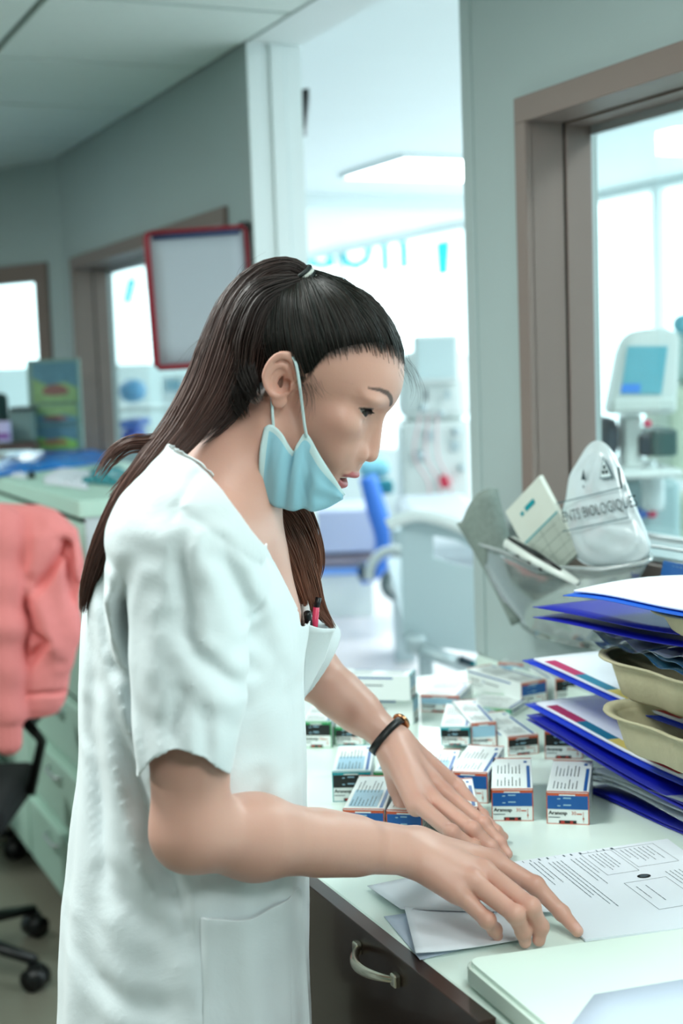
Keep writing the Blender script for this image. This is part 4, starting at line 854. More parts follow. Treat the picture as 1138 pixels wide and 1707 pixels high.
# ================================================================== THE NURSE
import openvdb
def smin(a, b, k):
    h = np.clip(0.5+0.5*(b-a)/k, 0, 1); return b*(1-h)+a*h-k*h*(1-h)
def smax(a, b, k): return -smin(-a, -b, k)
def ell(p, c, r):
    q = (p-np.array(c))/np.array(r); k0 = np.sqrt((q*q).sum(1))+1e-9; q2 = q/np.array(r); k1 = np.sqrt((q2*q2).sum(1))+1e-9
    return k0*(k0-1)/k1
def cap(p, a, b, ra, rb=None):
    a = np.array(a, float); b = np.array(b, float); rb = ra if rb is None else rb
    ba = b-a; t = np.clip(((p-a)@ba)/(ba@ba), 0, 1); return np.linalg.norm(p-a-t[:, None]*ba, axis=1)-(ra+(rb-ra)*t)
def mesh_sdf(fn, seeds, h, band=3.0, B=14):
    """sparse evaluation of fn on blocks reached from the seeds' surfaces, then quads"""
    g = openvdb.FloatGrid(band*h); g.transform = openvdb.createLinearTransform(h)
    lo = np.floor(seeds[0]/h/B).astype(int)-1; hi = np.ceil(seeds[1]/h/B).astype(int)+1
    ii = np.stack(np.meshgrid(*[np.arange(lo[k], hi[k]) for k in range(3)], indexing='ij'), -1).reshape(-1, 3)
    cen = (ii*B+B/2-.5)*h; d = np.concatenate([fn(cen[i:i+20000]) for i in range(0, len(cen), 20000)])
    keep = ii[np.abs(d) < B*h*0.95+2*h]
    o = np.stack(np.meshgrid(*[np.arange(B)]*3, indexing='ij'), -1).reshape(-1, 3)
    for s in range(0, len(keep), 60):
        kb = keep[s:s+60]; P = ((kb[:, None, :]*B+o[None]).reshape(-1, 3))*h
        v = np.clip(fn(P), -band*h, band*h).astype(np.float32).reshape(len(kb), B, B, B)
        for i, kk in enumerate(kb): g.copyFromArray(v[i], ijk=tuple(int(x) for x in kk*B), tolerance=0)
    g.signedFloodFill() if hasattr(g, 'signedFloodFill') else None
    p, q = g.convertToQuads(0.0)
    q = np.array(q)[:, ::-1]
    return np.array(p, float), q
def grad_normals(fn, P, e=0.0006):
    n = np.stack([fn(P+np.eye(3)[k]*e)-fn(P-np.eye(3)[k]*e) for k in range(3)], 1)
    return n/(np.linalg.norm(n, axis=1)[:, None]+1e-9)

PSI, TH = math.radians(13), math.radians(30)
hS = np.array([math.sin(PSI), math.cos(PSI), 0.]); hFh = np.array([math.cos(PSI), -math.sin(PSI), 0.])
hF = math.cos(TH)*hFh-math.sin(TH)*np.array([0, 0, 1.]); hU = math.sin(TH)*hFh+math.cos(TH)*np.array([0, 0, 1.])
HY = 1.50
Ttr = LP(482, 655, HY-.070*math.cos(PSI)); HO = Ttr+.070*hS
HR = np.stack([hF, hU, hS], 1)                      # columns: F, U, S
def toH(P): return (P-HO)@HR*1000.
def fromH(f, u, s): return HO+(f*hF+u*hU+s*hS)/1000.
def hpx(x, y, s=0.0):
    """pixel -> head F,U on the plane S=s (mm)"""
    d = toL(ray(x, y)); o = np.array([0, 0, HC]); t = ((HO+hS*s/1000-o)@hS)/(d@hS); return toH((o+d*t)[None])[0]
def sd_head(P, ear_=True):
    q = toH(P); s = np.abs(q[:, 2]); p = np.stack([q[:, 0], q[:, 1], s], 1)
    d = ell(p, (-4, 42, 0), (91, 71, 71))
    d = smin(d, ell(p, (40, 34, 0), (45, 40, 52)), 14)
    d = smin(d, ell(p, (34, -12, 0), (46, 50, 55)), 16)
    d = smin(d, ell(p, (54, -3, 37), (22, 17, 21)), 14)
    d = smin(d, ell(p, (51, -44, 0), (35, 30, 36)), 14)
    d = smin(d, ell(p, (59, -30, 22), (21, 22, 20)), 14)
    d = smin(d, cap(p, (0, -46, 48), (58, -82, 15), 13.5, 13), 16)
    d = smin(d, ell(p, (36, -66, 0), (43, 25, 34)), 14)
    d = smin(d, ell(p, (66, -84, 0), (13, 13, 17)), 12)
    # eye sockets and brow
    d = smax(d, -ell(p, (89, 13, 26), (16, 13, 16)), 12)
    d = smin(d, ell(p, (68, 31, 29), (14, 7, 22)), 10)
    # nose
    n = cap(p, (80.5, 14, 0), (90, -16, 0), 5.2, 7.2)
    n = smin(n, ell(p, (91.2, -25.5, 0), (8.6, 8.6, 9.8)), 5)
    n = smin(n, ell(p, (82.5, -29, 11.5), (9.8, 8.6, 7.4)), 2.4)
    n = smax(n, -cap(p, (78, -17, 15.5), (70, -30, 19.5), 1.6, 2.2), 2.2)
    n = smin(n, cap(p, (76, -2, 6), (80, -22, 9), 6, 7), 8)
    d = smin(d, n, 6)
    # lids round the eyeball, then the slit between them
    d = smin(d, ell(p, (EC[0], EC[1], EC[2]), (13.6, 13.2, 14.5)), 4)
    ds = p[:, 2]-EC[2]; tl = .13*ds; w_ = np.clip(1-(ds/14.3)**2, 0, 1)
    up_, lo_ = EC[1]+.4+tl+5.3*w_**.85, EC[1]-.4+tl-4.4*w_**.8
    sl = np.maximum(np.maximum(p[:, 1]-up_, lo_-p[:, 1]), np.maximum(np.abs(ds)-14.3, EC[0]+1-p[:, 0]))
    d = smax(d, -sl, .8)
    # a fold above the upper lid
    cr_ = np.sqrt((p[:, 1]-(up_+3.6))**2+(np.linalg.norm((p-np.array(EC))/np.array([13.6, 13.2, 14.5]), axis=1)*13.4-13.6)**2)-.5
    d = smax(d, -np.where((np.abs(ds) < 14) & (p[:, 0] > EC[0]), cr_, 9), 1.3)
    d = smax(d, -ell(p, (86.5, -36.5, 6.8), (5.2, 5.2, 3.3)), 1.4)
    # philtrum, lips and the parted mouth
    d = smin(d, ell(p, (78, -44, 0), (9.5, 11, 20)), 8)
    cu = .011*s**2
    pl = p.copy(); pl[:, 0] += cu
    d = smin(d, ell(pl, (84.0, -52.2, 0), (7.8, 4.5, 22)), 2.6); d = smin(d, ell(pl, (77.5, -67.4, 0), (8.0, 5.0, 18)), 3.2)
    d = smax(d, -ell(pl, (84, -60.3, 0), (20, 3.5, 17)), 1.4)
    if ear_:
        e = p-np.array([-14, 7, 70.]); ca, sa = math.cos(math.radians(-14)), math.sin(math.radians(-14))
        eF = e[:, 0]*ca-e[:, 1]*sa; eU = e[:, 0]*sa+e[:, 1]*ca; eS = e[:, 2]-(-eF)*0.38-1.5
        r_ = np.sqrt((eF/16.5)**2+((eU-2)/26.)**2)
        r_ = r_*np.where(eU < 0, 1+np.abs(eU)/60., 1.0)
        E3 = np.stack([eF, eU, eS], 1)
        base = np.maximum((r_-1)*16, np.abs(eS+3.5)-2.0)
        rim = np.sqrt(((r_-.90)*15)**2+(eS-1.4)**2)-2.5
        rim = np.where((eF > 9) & (eU < 6), rim+4*np.clip((6-eU)/10, 0, 1.5), rim)
        anti = np.sqrt((((np.sqrt(((eF+1)/9.6)**2+((eU-0)/15.)**2))-1)*10)**2+(eS+.4)**2)-2.1
        anti = np.where(eF > 5, anti+3, anti)
        lobe = ell(E3, (4, -20, -1), (6.8, 6.8, 3.0)); trag = ell(E3, (11.5, -3, -1.5), (3.3, 5.2, 4.0))
        ear = smin(smin(smin(smin(base, rim, 1.8), anti, 2.0), lobe, 3), trag, 2.5)
        ear = smax(ear, -ell(E3, (3.5, -3, 0), (7.0, 10, 7.5)), 1.6)
        ear = np.where(r_ > 2.2, np.maximum(ear, 5), ear)
        d = smin(d, cap(E3, (8, 14, -8), (6, -12, -8), 5.5, 4.5), 5); d = smin(d, ear, 2.5)
        d = smax(d, -ell(E3, (5.0, -4, -3), (5.0, 6.5, 6.5)), 2)
    return d/1000.
EC = (62.5, 15.0, 31.0)
NECK = [LP(438, 735, 1.49), LP(368, 815, 1.475), LP(318, 900, 1.46)]
JW = dict(sr=LP(312, 905, 1.322), er=LP(318, 1386, 1.288), wr=None)
def HZ(x, y, h): return LZ(x, y, CT+h)
# ---- right (near) hand: pixel and height above the worktop of every joint
RW = HZ(688, 1418, .092)
RH = {
 'index':  ([HZ(822, 1436, .066), HZ(892, 1476, .046), HZ(936, 1522, .020), HZ(962, 1552, .009)], [.0115, .0098, .0082, .0066]),
 'middle': ([HZ(806, 1452, .070), HZ(884, 1512, .048), HZ(900, 1545, .024), HZ(898, 1567, .010)], [.0115, .0100, .0086, .0070]),
 'ring':   ([HZ(786, 1468, .067), HZ(858, 1524, .045), HZ(872, 1553, .022), HZ(875, 1570, .009)], [.0108, .0094, .0082, .0068]),
 'little': ([HZ(762, 1486, .058), HZ(812, 1534, .034), HZ(824, 1550, .018), HZ(829, 1560, .009)], [.0100, .0084, .0072, .0060]),
 'thumb':  ([HZ(735, 1425, .050), HZ(790, 1440, .028), HZ(835, 1450, .012)], [.0130, .0110, .0085]),
}
LW = HZ(656, 1236, .115)
LH = {
 'index':  ([HZ(697, 1340, .060), HZ(752, 1388, .048), HZ(788, 1412, .028), HZ(812, 1428, .012)], [.0110, .0094, .0080, .0065]),
 'middle': ([HZ(722, 1333, .060), HZ(788, 1383, .045), HZ(818, 1412, .024), HZ(838, 1432, .009)], [.0112, .0096, .0082, .0066]),
 'ring':   ([HZ(744, 1322, .056), HZ(806, 1374, .038), HZ(832, 1404, .020), HZ(846, 1424, .008)], [.0105, .0090, .0078, .0064]),
 'little': ([HZ(762, 1311, .048), HZ(803, 1360, .030), HZ(827, 1386, .017), HZ(840, 1395, .008)], [.0098, .0082, .0070, .0058]),
 'thumb':  ([HZ(664, 1312, .062), HZ(672, 1352, .036), HZ(690, 1385, .012)], [.0125, .0105, .0085]),
}
def mk_hand(W, H, El, sgn):
    ax = W-El; ax /= np.linalg.norm(ax)
    side = H['little'][0][0]-H['index'][0][0]; side /= np.linalg.norm(side)
    parts = []
    roots = {}
    for i, k in enumerate(('index', 'middle', 'ring', 'little')):
        roots[k] = W+side*(-.014+.0095*i)+ax*.004
    return dict(W=W, H=H, roots=roots, side=side, ax=ax, c=(W+H['middle'][0][2])/2)
def sd_hand(P, hd):
    H = hd['H']; d = None; up_ = np.cross(hd['side'], hd['ax']); up_ = up_ if up_[2] > 0 else -up_
    for k in ('index', 'middle', 'ring', 'little'):
        J, r = H[k]; m = cap(P, hd['roots'][k], J[0]-up_*.001, .0160, r[0]*1.06); d = m if d is None else smin(d, m, .016)
    up_ = np.cross(hd['side'], hd['ax']); up_ = up_ if up_[2] > 0 else -up_
    # flesh of the palm below the bones
    for k in ('index', 'little'):
        J, r = H[k]; d = smin(d, cap(P, hd['roots'][k]-up_*.004, J[0]-up_*.007, .013, .010), .010)
    J, r = H['thumb']; tr = hd['roots']['index']-up_*.006
    d = smin(d, cap(P, tr, J[0], .016, r[0]*1.15), .014)
    f = None
    for k in ('index', 'middle', 'ring', 'little', 'thumb'):
        J, r = H[k]; c = None
        for i in range(len(J)-1):
            m = cap(P, J[i], J[i+1], r[i]*(1.0 if i == 0 else .98), r[i+1]*.97)
            c = m if c is None else smin(c, m, .003)
            if i > 0: c = smin(c, np.linalg.norm(P-J[i]-up_*.0012, axis=1)-r[i]*1.0, .004)
        f = c if f is None else smin(f, c, .0012)
    return smin(d, f, .0055)
ELr = JW['er']; ELl = LP(460, 1068, 1.90); SHl = LP(375, 915, 1.635)
hR = mk_hand(RW, RH, ELr, 1); hL = mk_hand(LW, LH, ELl, -1)
def sd_arm(P, S, E, hd, fa=.0385):
    W = hd['W']; ax = W-E; L = np.linalg.norm(ax); ax = ax/L; side = hd['side']-ax*(hd['side']@ax); side /= np.linalg.norm(side)
    d = cap(P, S, E, .045, .0355); 
    m = E+ax*L*.26
    f = smin(cap(P, E, m, .0345, fa), cap(P, m, E+ax*L*.70, fa, .0285), .02)
    w = smin(cap(P, E+ax*L*.55+side*.004, W+side*.0085, .0265, .0175), cap(P, E+ax*L*.55-side*.004, W-side*.0085, .0265, .0175), .010)
    f = smin(f, w, .014); d = smin(d, f, .018)
    return d
TB = dict(y0=1.475)
def sd_torso(P):
    d = ell(P, LP(318, 1050, 1.49), (.100, .130, .165)); d = smin(d, ell(P, LP(320, 1290, 1.49), (.095, .115, .20)), .06)
    d = smin(d, ell(P, LP(315, 1530, 1.48), (.11, .14, .17)), .06)
    d = smin(d, cap(P, LP(392, 885, 1.49), LP(436, 1025, 1.49), .042, .040), .03)
    d = smin(d, cap(P, JW['sr'], SHl, .045), .03)
    d = smin(d, cap(P, LP(345, 905, 1.45), LP(365, 905, 1.47), .055), .04)
    return d
def near(P, c, R): return np.linalg.norm(P-c, axis=1) < R
def sd_body(P):
    out = np.full(len(P), .3)
    def add(mask_, fn, k):
        if mask_.any(): out[mask_] = smin(out[mask_], fn(P[mask_]), k)
    hc = HO+.01*hF
    m = near(P, hc, .19)
    if m.any(): out[m] = np.minimum(out[m], sd_head(P[m]))
    def neck(Q): 
        d = smin(cap(Q, NECK[0], NECK[1], .050, .051), cap(Q, NECK[1], NECK[2], .051, .070), .02)
        d = smin(d, cap(Q, LP(385, 765, 1.49), LP(325, 838, 1.49), .042, .040), .02)
        # sternomastoid towards the collar bone
        d = smin(d, cap(Q, fromH(-16, -18, -52), LP(405, 880, 1.445), .010, .009), .018)
        return d
    add(near(P, NECK[1], .22), neck, .018)
    add(near(P, LP(330, 1030, 1.475), .33), sd_torso, .03)
    for S, E, hd, fa in ((JW['sr'], ELr, hR, .0385), (SHl, ELl, hL, .0365)):
        c = (S+hd['W']+E)/3; mm = near(P, c, .38)
        add(mm, lambda Q: sd_arm(Q, S, E, hd, fa), .02)
        mh = near(P, hd['c'], .17); add(mh, lambda Q: sd_hand(Q, hd), .010)
    return out

M_skin = bpy.data.materials.new('skin'); M_skin.use_nodes = True
_n = M_skin.node_tree.nodes; _l = M_skin.node_tree.links; _b = _n['Principled BSDF']
_at = _n.new('ShaderNodeAttribute'); _at.attribute_name = 'tint'; _l.new(_at.outputs['Color'], _b.inputs['Base Color'])
_b.inputs['Roughness'].default_value = .42; _b.inputs['Subsurface Weight'].default_value = .18; _b.inputs['Subsurface Radius'].default_value = (.010, .004, .002); _b.inputs['Subsurface Scale'].default_value = .5
_b.inputs['Specular IOR Level'].default_value = .45
_tc = _n.new('ShaderNodeTexCoord'); _nz = _n.new('ShaderNodeTexNoise'); _nz.inputs['Scale'].default_value = 420; _nz.inputs['Detail'].default_value = 3
_l.new(_tc.outputs['Object'], _nz.inputs['Vector']); _bp = _n.new('ShaderNodeBump'); _bp.inputs['Strength'].default_value = .25; _bp.inputs['Distance'].default_value = .0004
_l.new(_nz.outputs['Fac'], _bp.inputs['Height']); _l.new(_bp.outputs[0], _b.inputs['Normal'])

person = thing('person', 'dark-haired woman in a white short-sleeved tunic leaning over the counter sorting papers', 'person', wl_((-.07, 1.47, 0)))
VOX = 0.0014
def build_body():
    lo = np.array([-.36, 1.15, .90]); hi = np.array([.30, 1.95, 1.70])
    V, Q = mesh_sdf(sd_body, (lo, hi), VOX)
    # drop torso below the tunic neck that nothing shows: keep it coarse
    col = np.tile(np.array(rgb(212, 163, 146)), (len(V), 1))
    h = toH(V); s = np.abs(h[:, 2]); F_, U_ = h[:, 0], h[:, 1]
    inhead = (np.linalg.norm(V-HO, axis=1) < .2)
    def blend(w, c):
        w = np.clip(w, 0, 1)[:, None]; col[:] = col*(1-w)+np.array(c)*w
    g = lambda x: np.exp(-x)
    # flush of cheek, ear, nose tip, knuckles
    blend(.12*g(((F_-58)/18)**2+((U_+18)/16)**2+((s-46)/22)**2)*inhead, rgb(206, 128, 114))
    blend(.30*g(((F_+8)/14)**2+((U_-6)/26)**2)*(s > 62)*inhead, rgb(204, 132, 112))
    blend(.22*g(((F_-92)/10)**2+((U_+28)/8)**2+(s/14)**2)*inhead, rgb(196, 128, 112))
    # lips
    lip = g((np.maximum(np.abs(U_+53)-3.8, 0)/1.1)**2+(np.maximum(s-20+np.abs(U_+54)*.9, 0)/1.5)**2)*(F_ > 68)
    lip2 = g((np.maximum(np.abs(U_+67)-4.4, 0)/1.2)**2+(np.maximum(s-16, 0)/1.5)**2)*(F_ > 68)
    blend(.9*np.maximum(lip, lip2)*inhead, rgb(176, 84, 90))
    mou = (np.abs(U_+60.3) < 4.5) & (s < 17) & (F_ < 76) & (F_ > 55) & inhead
    blend(mou*1.0, rgb(60, 20, 22))
    # eyebrows: arched band
    ub = np.interp(s, [8, 12, 20, 29, 40, 49], [31, 33, 38.5, 42.5, 43.0, 40.5]); wd = np.interp(s, [8, 11, 15, 28, 40, 49], [.8, 3.2, 3.6, 2.7, 1.5, .2])
    br = g((np.maximum(np.abs(U_-ub)-wd*.75, 0)/.8)**2)*(s > 8)*(s < 50)*(F_ > 45)*inhead
    blend(.88*br, rgb(48, 32, 28))
    # a healed burn on the left forearm
    c = LP(586, 1182, 1.85); blend(.5*g(((V-c)[:, 0]/.012)**2+((V-c)[:, 2]/.016)**2)*(V[:, 1] < 1.87)*(V[:, 1] > 1.7)*(V[:, 0] > -.1), rgb(158, 104, 86))
    for hd in (hR, hL):
        for k in ('index', 'middle', 'ring', 'little'):
            J, r = hd['H'][k]
            for jj in (0, 1): blend(.28*g((np.linalg.norm(V-J[jj]-np.array([0, 0, r[jj]]), axis=1)/.010)**2), rgb(202, 134, 116))
            # nails
            ax_ = J[3]-J[2]; ax_ /= np.linalg.norm(ax_); nn_ = np.array([0, 0, 1.])-ax_*ax_[2]; nn_ /= np.linalg.norm(nn_)
            c = J[3]+nn_*r[3]*.85; e_ = V-c; along = e_@ax_; lat = np.linalg.norm(e_-along[:, None]*ax_-(e_@nn_)[:, None]*nn_, axis=1)
            w_ = g((along/.0055)**4+(lat/.0046)**4)*((e_@nn_) > -.003); blend(.7*w_, rgb(226, 178, 166))
    # dark line of make-up along the upper lid
    dsl = s-EC[2]; ul_ = EC[1]+.4+.13*dsl+5.3*np.clip(1-(dsl/14.3)**2, 0, 1)**.85
    blend(.85*g((np.maximum(np.abs(U_-ul_-.5)-.6, 0)/.6)**2)*(np.abs(dsl) < 15.5)*(F_ > EC[0]-3)*inhead, rgb(40, 26, 24))
    # roots of the hair on the scalp
    hw = hairmask(h); blend(np.clip(hw, 0, 1)*inhead, rgb(34, 28, 26))
    o = npmesh('body', V@np.array(LOC.to_3x3()).T, None, M_skin, person, True, quads=Q)
    at = o.data.attributes.new('tint', 'FLOAT_COLOR', 'POINT'); at.data.foreach_set('color', np.concatenate([col, np.ones((len(V), 1))], 1).astype(np.float32).ravel())
    return o
def hairline_sd(h):
    """signed: >0 inside the hair region, mm, from head coordinates"""
    F_, U_, s = h[:, 0], h[:, 1], np.abs(h[:, 2])
    # front: rises at the forehead, dips at temples and before the ear, runs behind the ear to the nape
    fx = np.array([-95, -60, -50, -40, -30, -15, -5, 4, 10, 14, 20, 33, 49, 66, 76, 95]); fy = np.array([-62, -60, -52, -36, -6, 26, 26, 12, 20, 40, 50, 62, 74, 78, 76, 76])
    lim = np.interp(F_, fx, fy); return U_-lim
def hairmask(h):
    ear = (((h[:, 0]+14)/25)**2+((h[:, 1]-8)/33)**2 < 1) & (np.abs(h[:, 2]) > 67.5)
    return np.where(ear, 0, 1/(1+np.exp(-(hairline_sd(h)-1.5)/3.6)))
import time as _t
_t0 = _t.time(); body = build_body(); print('BODY', len(body.data.vertices), _t.time()-_t0)

# eyes
M_eye = mat('eye_white', rgb(214, 206, 202), .12); M_iris = mat('iris_dark_brown', rgb(26, 14, 10), .06); 
def eye(s):
    c = (EC[0], EC[1], EC[2]*s); R_ = 12.4; g_ = np.array([.93, -.12, .30*s]); g_ /= np.linalg.norm(g_)
    bm = bmesh.new(); bmesh.ops.create_uvsphere(bm, u_segments=32, v_segments=20, radius=R_)
    for f in bm.faces: f.smooth = True
    for f in bm.faces:
        n_ = f.calc_center_median().normalized(); f.material_index = 1 if n_.dot(Vector(g_)) > math.cos(math.radians(35)) else 0
    for v in bm.verts: v.co = Vector(wl_(fromH(c[0]+v.co.x, c[1]+v.co.y, c[2]+v.co.z)))
    return bmo('eye', bm, [M_eye, M_iris], person, True)

for _s in (1, -1): eye(_s)
M_lash = mat('lash', rgb(14, 10, 10), .5)
def lashes(s):
    V, F = [], []; pts = []
    for t in np.linspace(-1, 1, 15):
        ds = 14.0*t; w_ = 1-t*t; U = EC[1]+.4+.13*ds+5.3*w_**.85-.3
        fx = EC[0]+math.sqrt(max(0, 13.5**2*(1-(ds/15.)**2-((U-EC[1])/13.2)**2)))+.1
        pts.append((fx, U, (EC[2]+ds)))
    P = [fromH(f, u, q*s) for f, u, q in pts]; add_tube(V, F, [wl_(p) for p in P], [.0004, .0008, .0009, .0008, .0004], 6)
    for i in range(len(pts)-1):
        for k in range(4):
            f, u, q = [a+(b-a)*k/4. for a, b in zip(pts[i], pts[i+1])]; t = (q-EC[2])/14.; L = 5.5+2.5*t
            add_tube(V, F, [wl_(fromH(f, u, q*s)), wl_(fromH(f+L*.55, u-L*.38, (q+L*.20*t)*s)), wl_(fromH(f+L, u-L*.30, (q+L*.45*t)*s))], [.00022, .00016, .00005], 3)
    return mobj('eyelashes', V, F, M_lash, person, True)
for _s in (1, -1): lashes(_s)
M_tooth = mat('tooth', rgb(226, 220, 208), .2)
V, F = [], []
add_tube(V, F, [wl_(fromH(79-.013*q*q, -57.6, q)) for q in np.linspace(-15, 15, 9)], .0030, 8)
mobj('teeth', V, F, M_tooth, person, True)

# ------------------------------------------------------------------ the tunic
TY = 1.49
rows = [(762, 292, 318, .030), (785, 262, 380, .075), (810, 240, 405, .115), (850, 208, 432, .165), (900, 180, 460, .178), (950, 162, 480, .172), (1000, 152, 496, .160), (1100, 143, 502, .150),
        (1200, 137, 505, .146), (1300, 129, 506, .146), (1400, 117, 506, .150), (1500, 106, 507, .160), (1600, 98, 509, .170), (1707, 95, 512, .178), (1900, 94, 514, .184)]
TZ_ = []; TA_ = []; TB_ = []; TW_ = []
for y, xl, xr, w_ in rows:
    A, B = LP(xl, y, 1.455), LP(xr, y, 1.455); TZ_.append((A[2]+B[2])/2); TA_.append(A[0]); TB_.append(B[0]); TW_.append(w_)
TZ_ = np.array(TZ_)[::-1]; TA_ = np.array(TA_)[::-1]; TB_ = np.array(TB_)[::-1]; TW_ = np.array(TW_)[::-1]
srow = [(800, 285, 330, .02), (840, 262, 360, .045), (890, 240, 372, .058), (950, 222, 388, .064), (1000, 211, 406, .066), (1100, 210, 413, .064), (1200, 224, 403, .060), (1290, 237, 385, .056), (1340, 240, 380, .054)]
_sz = []; _sa = []; _sb = []; _sw = []
for y, xl, xr, w_ in srow:
    A, B = LP(xl, y, 1.29), LP(xr, y, 1.29); _sz.append(A[2]); _sa.append(A[0]); _sb.append(B[0]); _sw.append(w_)
_sz = np.array(_sz)[::-1]; _sa = np.array(_sa)[::-1]; _sb = np.array(_sb)[::-1]; _sw = np.array(_sw)[::-1]
def spx(L, ly=1.28): return [(LP(x, y, ly)[0], LP(x, y, ly)[2]) for x, y in L]
# creases seen on the near side: (polyline, depth m, width m, side) ; negative depth is a ridge
CR = [
 ([(173, 935), (180, 992), (191, 1066), (232, 1157), (262, 1240)], .0050, .006, 1.40),
 ([(232, 930), (212, 997), (210, 1066), (226, 1194), (241, 1280)], .0075, .007, 1.34),
 ([(199, 950), (196, 1010), (204, 1080)], -.0065, .010, 1.38),
 ([(304, 905), (303, 950), (310, 1000), (322, 1050)], .0040, .007, 1.27),
 ([(290, 1030), (330, 1085), (372, 1128), (406, 1157)], .0042, .007, 1.26),
 ([(283, 1060), (315, 1118), (355, 1160), (400, 1190)], -.0028, .009, 1.26),
 ([(362, 905), (384, 950), (400, 990), (413, 1030)], .0060, .008, 1.29),
 ([(340, 925), (350, 990), (352, 1060)], -.0045, .014, 1.26),
 ([(262, 970), (258, 1050), (268, 1150)], -.0040, .014, 1.27),
 ([(300, 1150), (290, 1200), (296, 1240)], .0035, .007, 1.26),
 ([(340, 1180), (346, 1230), (344, 1270)], .0030, .006, 1.26),
 ([(429, 1029), (455, 1085), (482, 1180), (497, 1271)], .0028, .014, 1.40),
 ([(440, 960), (462, 1040), (478, 1120)], -.0025, .012, 1.42),
 ([(183, 1200), (209, 1310), (244, 1428), (288, 1525), (323, 1630)], .0055, .009, 1.30),
 ([(165, 1210), (190, 1330), (222, 1450), (262, 1560)], -.0045, .014, 1.32),
 ([(139, 1200), (161, 1332), (174, 1446), (180, 1500)], .0045, .009, 1.36),
 ([(200, 1180), (232, 1290), (268, 1390), (300, 1450)], -.0050, .012, 1.30),
 ([(150, 1040), (160, 1130), (158, 1230)], .0035, .009, 1.40),
 ([(170, 1510), (215, 1555), (280, 1590), (318, 1600)], .0030, .014, 1.29),
 ([(110, 1600), (150, 1650), (220, 1680), (300, 1690)], .0030, .012, 1.32),
 ([(420, 1330), (440, 1420), (452, 1500)], .0040, .010, 1.32),
 ([(470, 1350), (480, 1440), (484, 1510)], -.0035, .010, 1.36),
 ([(340, 1500), (400, 1478), (470, 1490)], .0022, .010, 1.28),
 ([(350, 1400), (372, 1450), (380, 1500)], .0030, .010, 1.28),
 ([(240, 800), (270, 830), (300, 850)], .0018, .012, 1.36),
]
CRp = [(np.array(spx(L, ly)), A*.85, w_*.85) for L, A, w_, ly in CR]
SEAM = [np.array(spx([(318, 1440), (322, 1520), (327, 1620), (330, 1720)])), np.array(spx([(333, 787), (322, 806), (310, 828), (306, 850)], 1.33))]
BAND = np.array(spx([(312, 824), (352, 850), (397, 886), (432, 920), (458, 958), (480, 1003), (502, 1055)], 1.38))
def pdist(x, z, L):
    best = np.full(len(x), 9.)
    for (ax, az), (bx_, bz) in zip(L[:-1], L[1:]):
        dx, dz = bx_-ax, bz-az; l2 = dx*dx+dz*dz; t = np.clip(((x-ax)*dx+(z-az)*dz)/l2, 0, 1)
        best = np.minimum(best, np.hypot(x-ax-t*dx, z-az-t*dz))
    return best
def taper_end(x, z, L):
    # fades the crease at both ends
    e0, e1 = L[0], L[-1]; n_ = np.linalg.norm(L[-1]-L[0])*.22
    return np.clip(np.hypot(x-e0[0], z-e0[1])/n_, .15, 1)*np.clip(np.hypot(x-e1[0], z-e1[1])/n_, .15, 1)
def folds(P):
    x, y, z = P[:, 0], P[:, 1], P[:, 2]; d = np.zeros(len(P)); near_ = y < TY-.02
    if near_.any():
        xx, zz = x[near_], z[near_]; a = np.zeros(len(xx))
        for L, A, w_ in CRp:
            r_ = pdist(xx, zz, L); a += A*taper_end(xx, zz, L)*(np.exp(-(r_/w_)**2)-.45*np.exp(-((r_-2.1*w_)/(1.1*w_))**2))
        for L in SEAM: r_ = pdist(xx, zz, L); a += .0022*np.exp(-(r_/.0024)**2)
        r_ = pdist(xx, zz, BAND); a += .0022*np.exp(-(r_/.0022)**2)
        d[near_] = a
    d += .0012*np.sin(23*x+9*y+3*np.sin(11*z))*np.sin(13*z+17*y+2*np.sin(19*x))+.0005*np.sin(61*x-23*z+4*np.sin(17*y))*np.sin(31*z+47*y)
    d += .0022*np.sin(34*np.arctan2(y-TY, x+.16)*.45+4*z)*np.clip((1.32-z)/.3, 0, 1)*(.5+.5*np.sin(3*z+x*8))
    return d
SDOME = LP(312, 905, 1.330)
xl_, zl_ = LP(238, 1284, 1.29)[[0, 2]]; xr_, zr_ = LP(382, 1281, 1.29)[[0, 2]]; zt_ = LP(312, 1230, 1.27)[2]
def hem_z(x, y):
    t_ = np.clip((x-xl_)/(xr_-xl_), 0, 1); return zl_+(zr_-zl_)*t_+(zt_-zl_)*np.sin(t_*math.pi)**.8*np.clip((1.30-y)/.04, 0, 1)
def sd_tunic(P):
    x, y, z = P[:, 0], P[:, 1], P[:, 2]
    a, b, w_ = np.interp(z, TZ_, TA_), np.interp(z, TZ_, TB_), np.interp(z, TZ_, TW_)
    xc, ra = (a+b)/2, (b-a)/2; r_ = ((np.abs(x-xc)/ra)**2.25+(np.abs(y-TY)/w_)**2.25)**(1/2.25)
    d = (r_-1)*np.minimum(ra, w_)*.92
    d = np.maximum(d, (z-TZ_[-1])*.8)
    a, b, w2 = np.interp(z, _sz, _sa), np.interp(z, _sz, _sb), np.interp(z, _sz, _sw)
    cy = np.interp(z, [1.2, 1.42], [1.290, 1.335])
    s_ = (np.sqrt(((x-(a+b)/2)/((b-a)/2))**2+((y-cy)/w2)**2)-1)*np.minimum((b-a)/2, w2)*.92
    s_ = smin(s_, ell(P, SDOME, (.070, .070, .078)), .03)
    s_ = np.maximum(s_, hem_z(x, y)-.022-z)
    d = smin(d, s_, np.interp(z, [1.22, 1.42], [.010, .045]))
    d = smin(d, sd_torso(P)-.008, .012)
    fs = cap(P, SHl+np.array([-.015, .02, 0.0]), FSE, .054, .052); d = smin(d, fs, .035)
    return d+folds(P)
FSE = LP(560, 1150, 1.87)
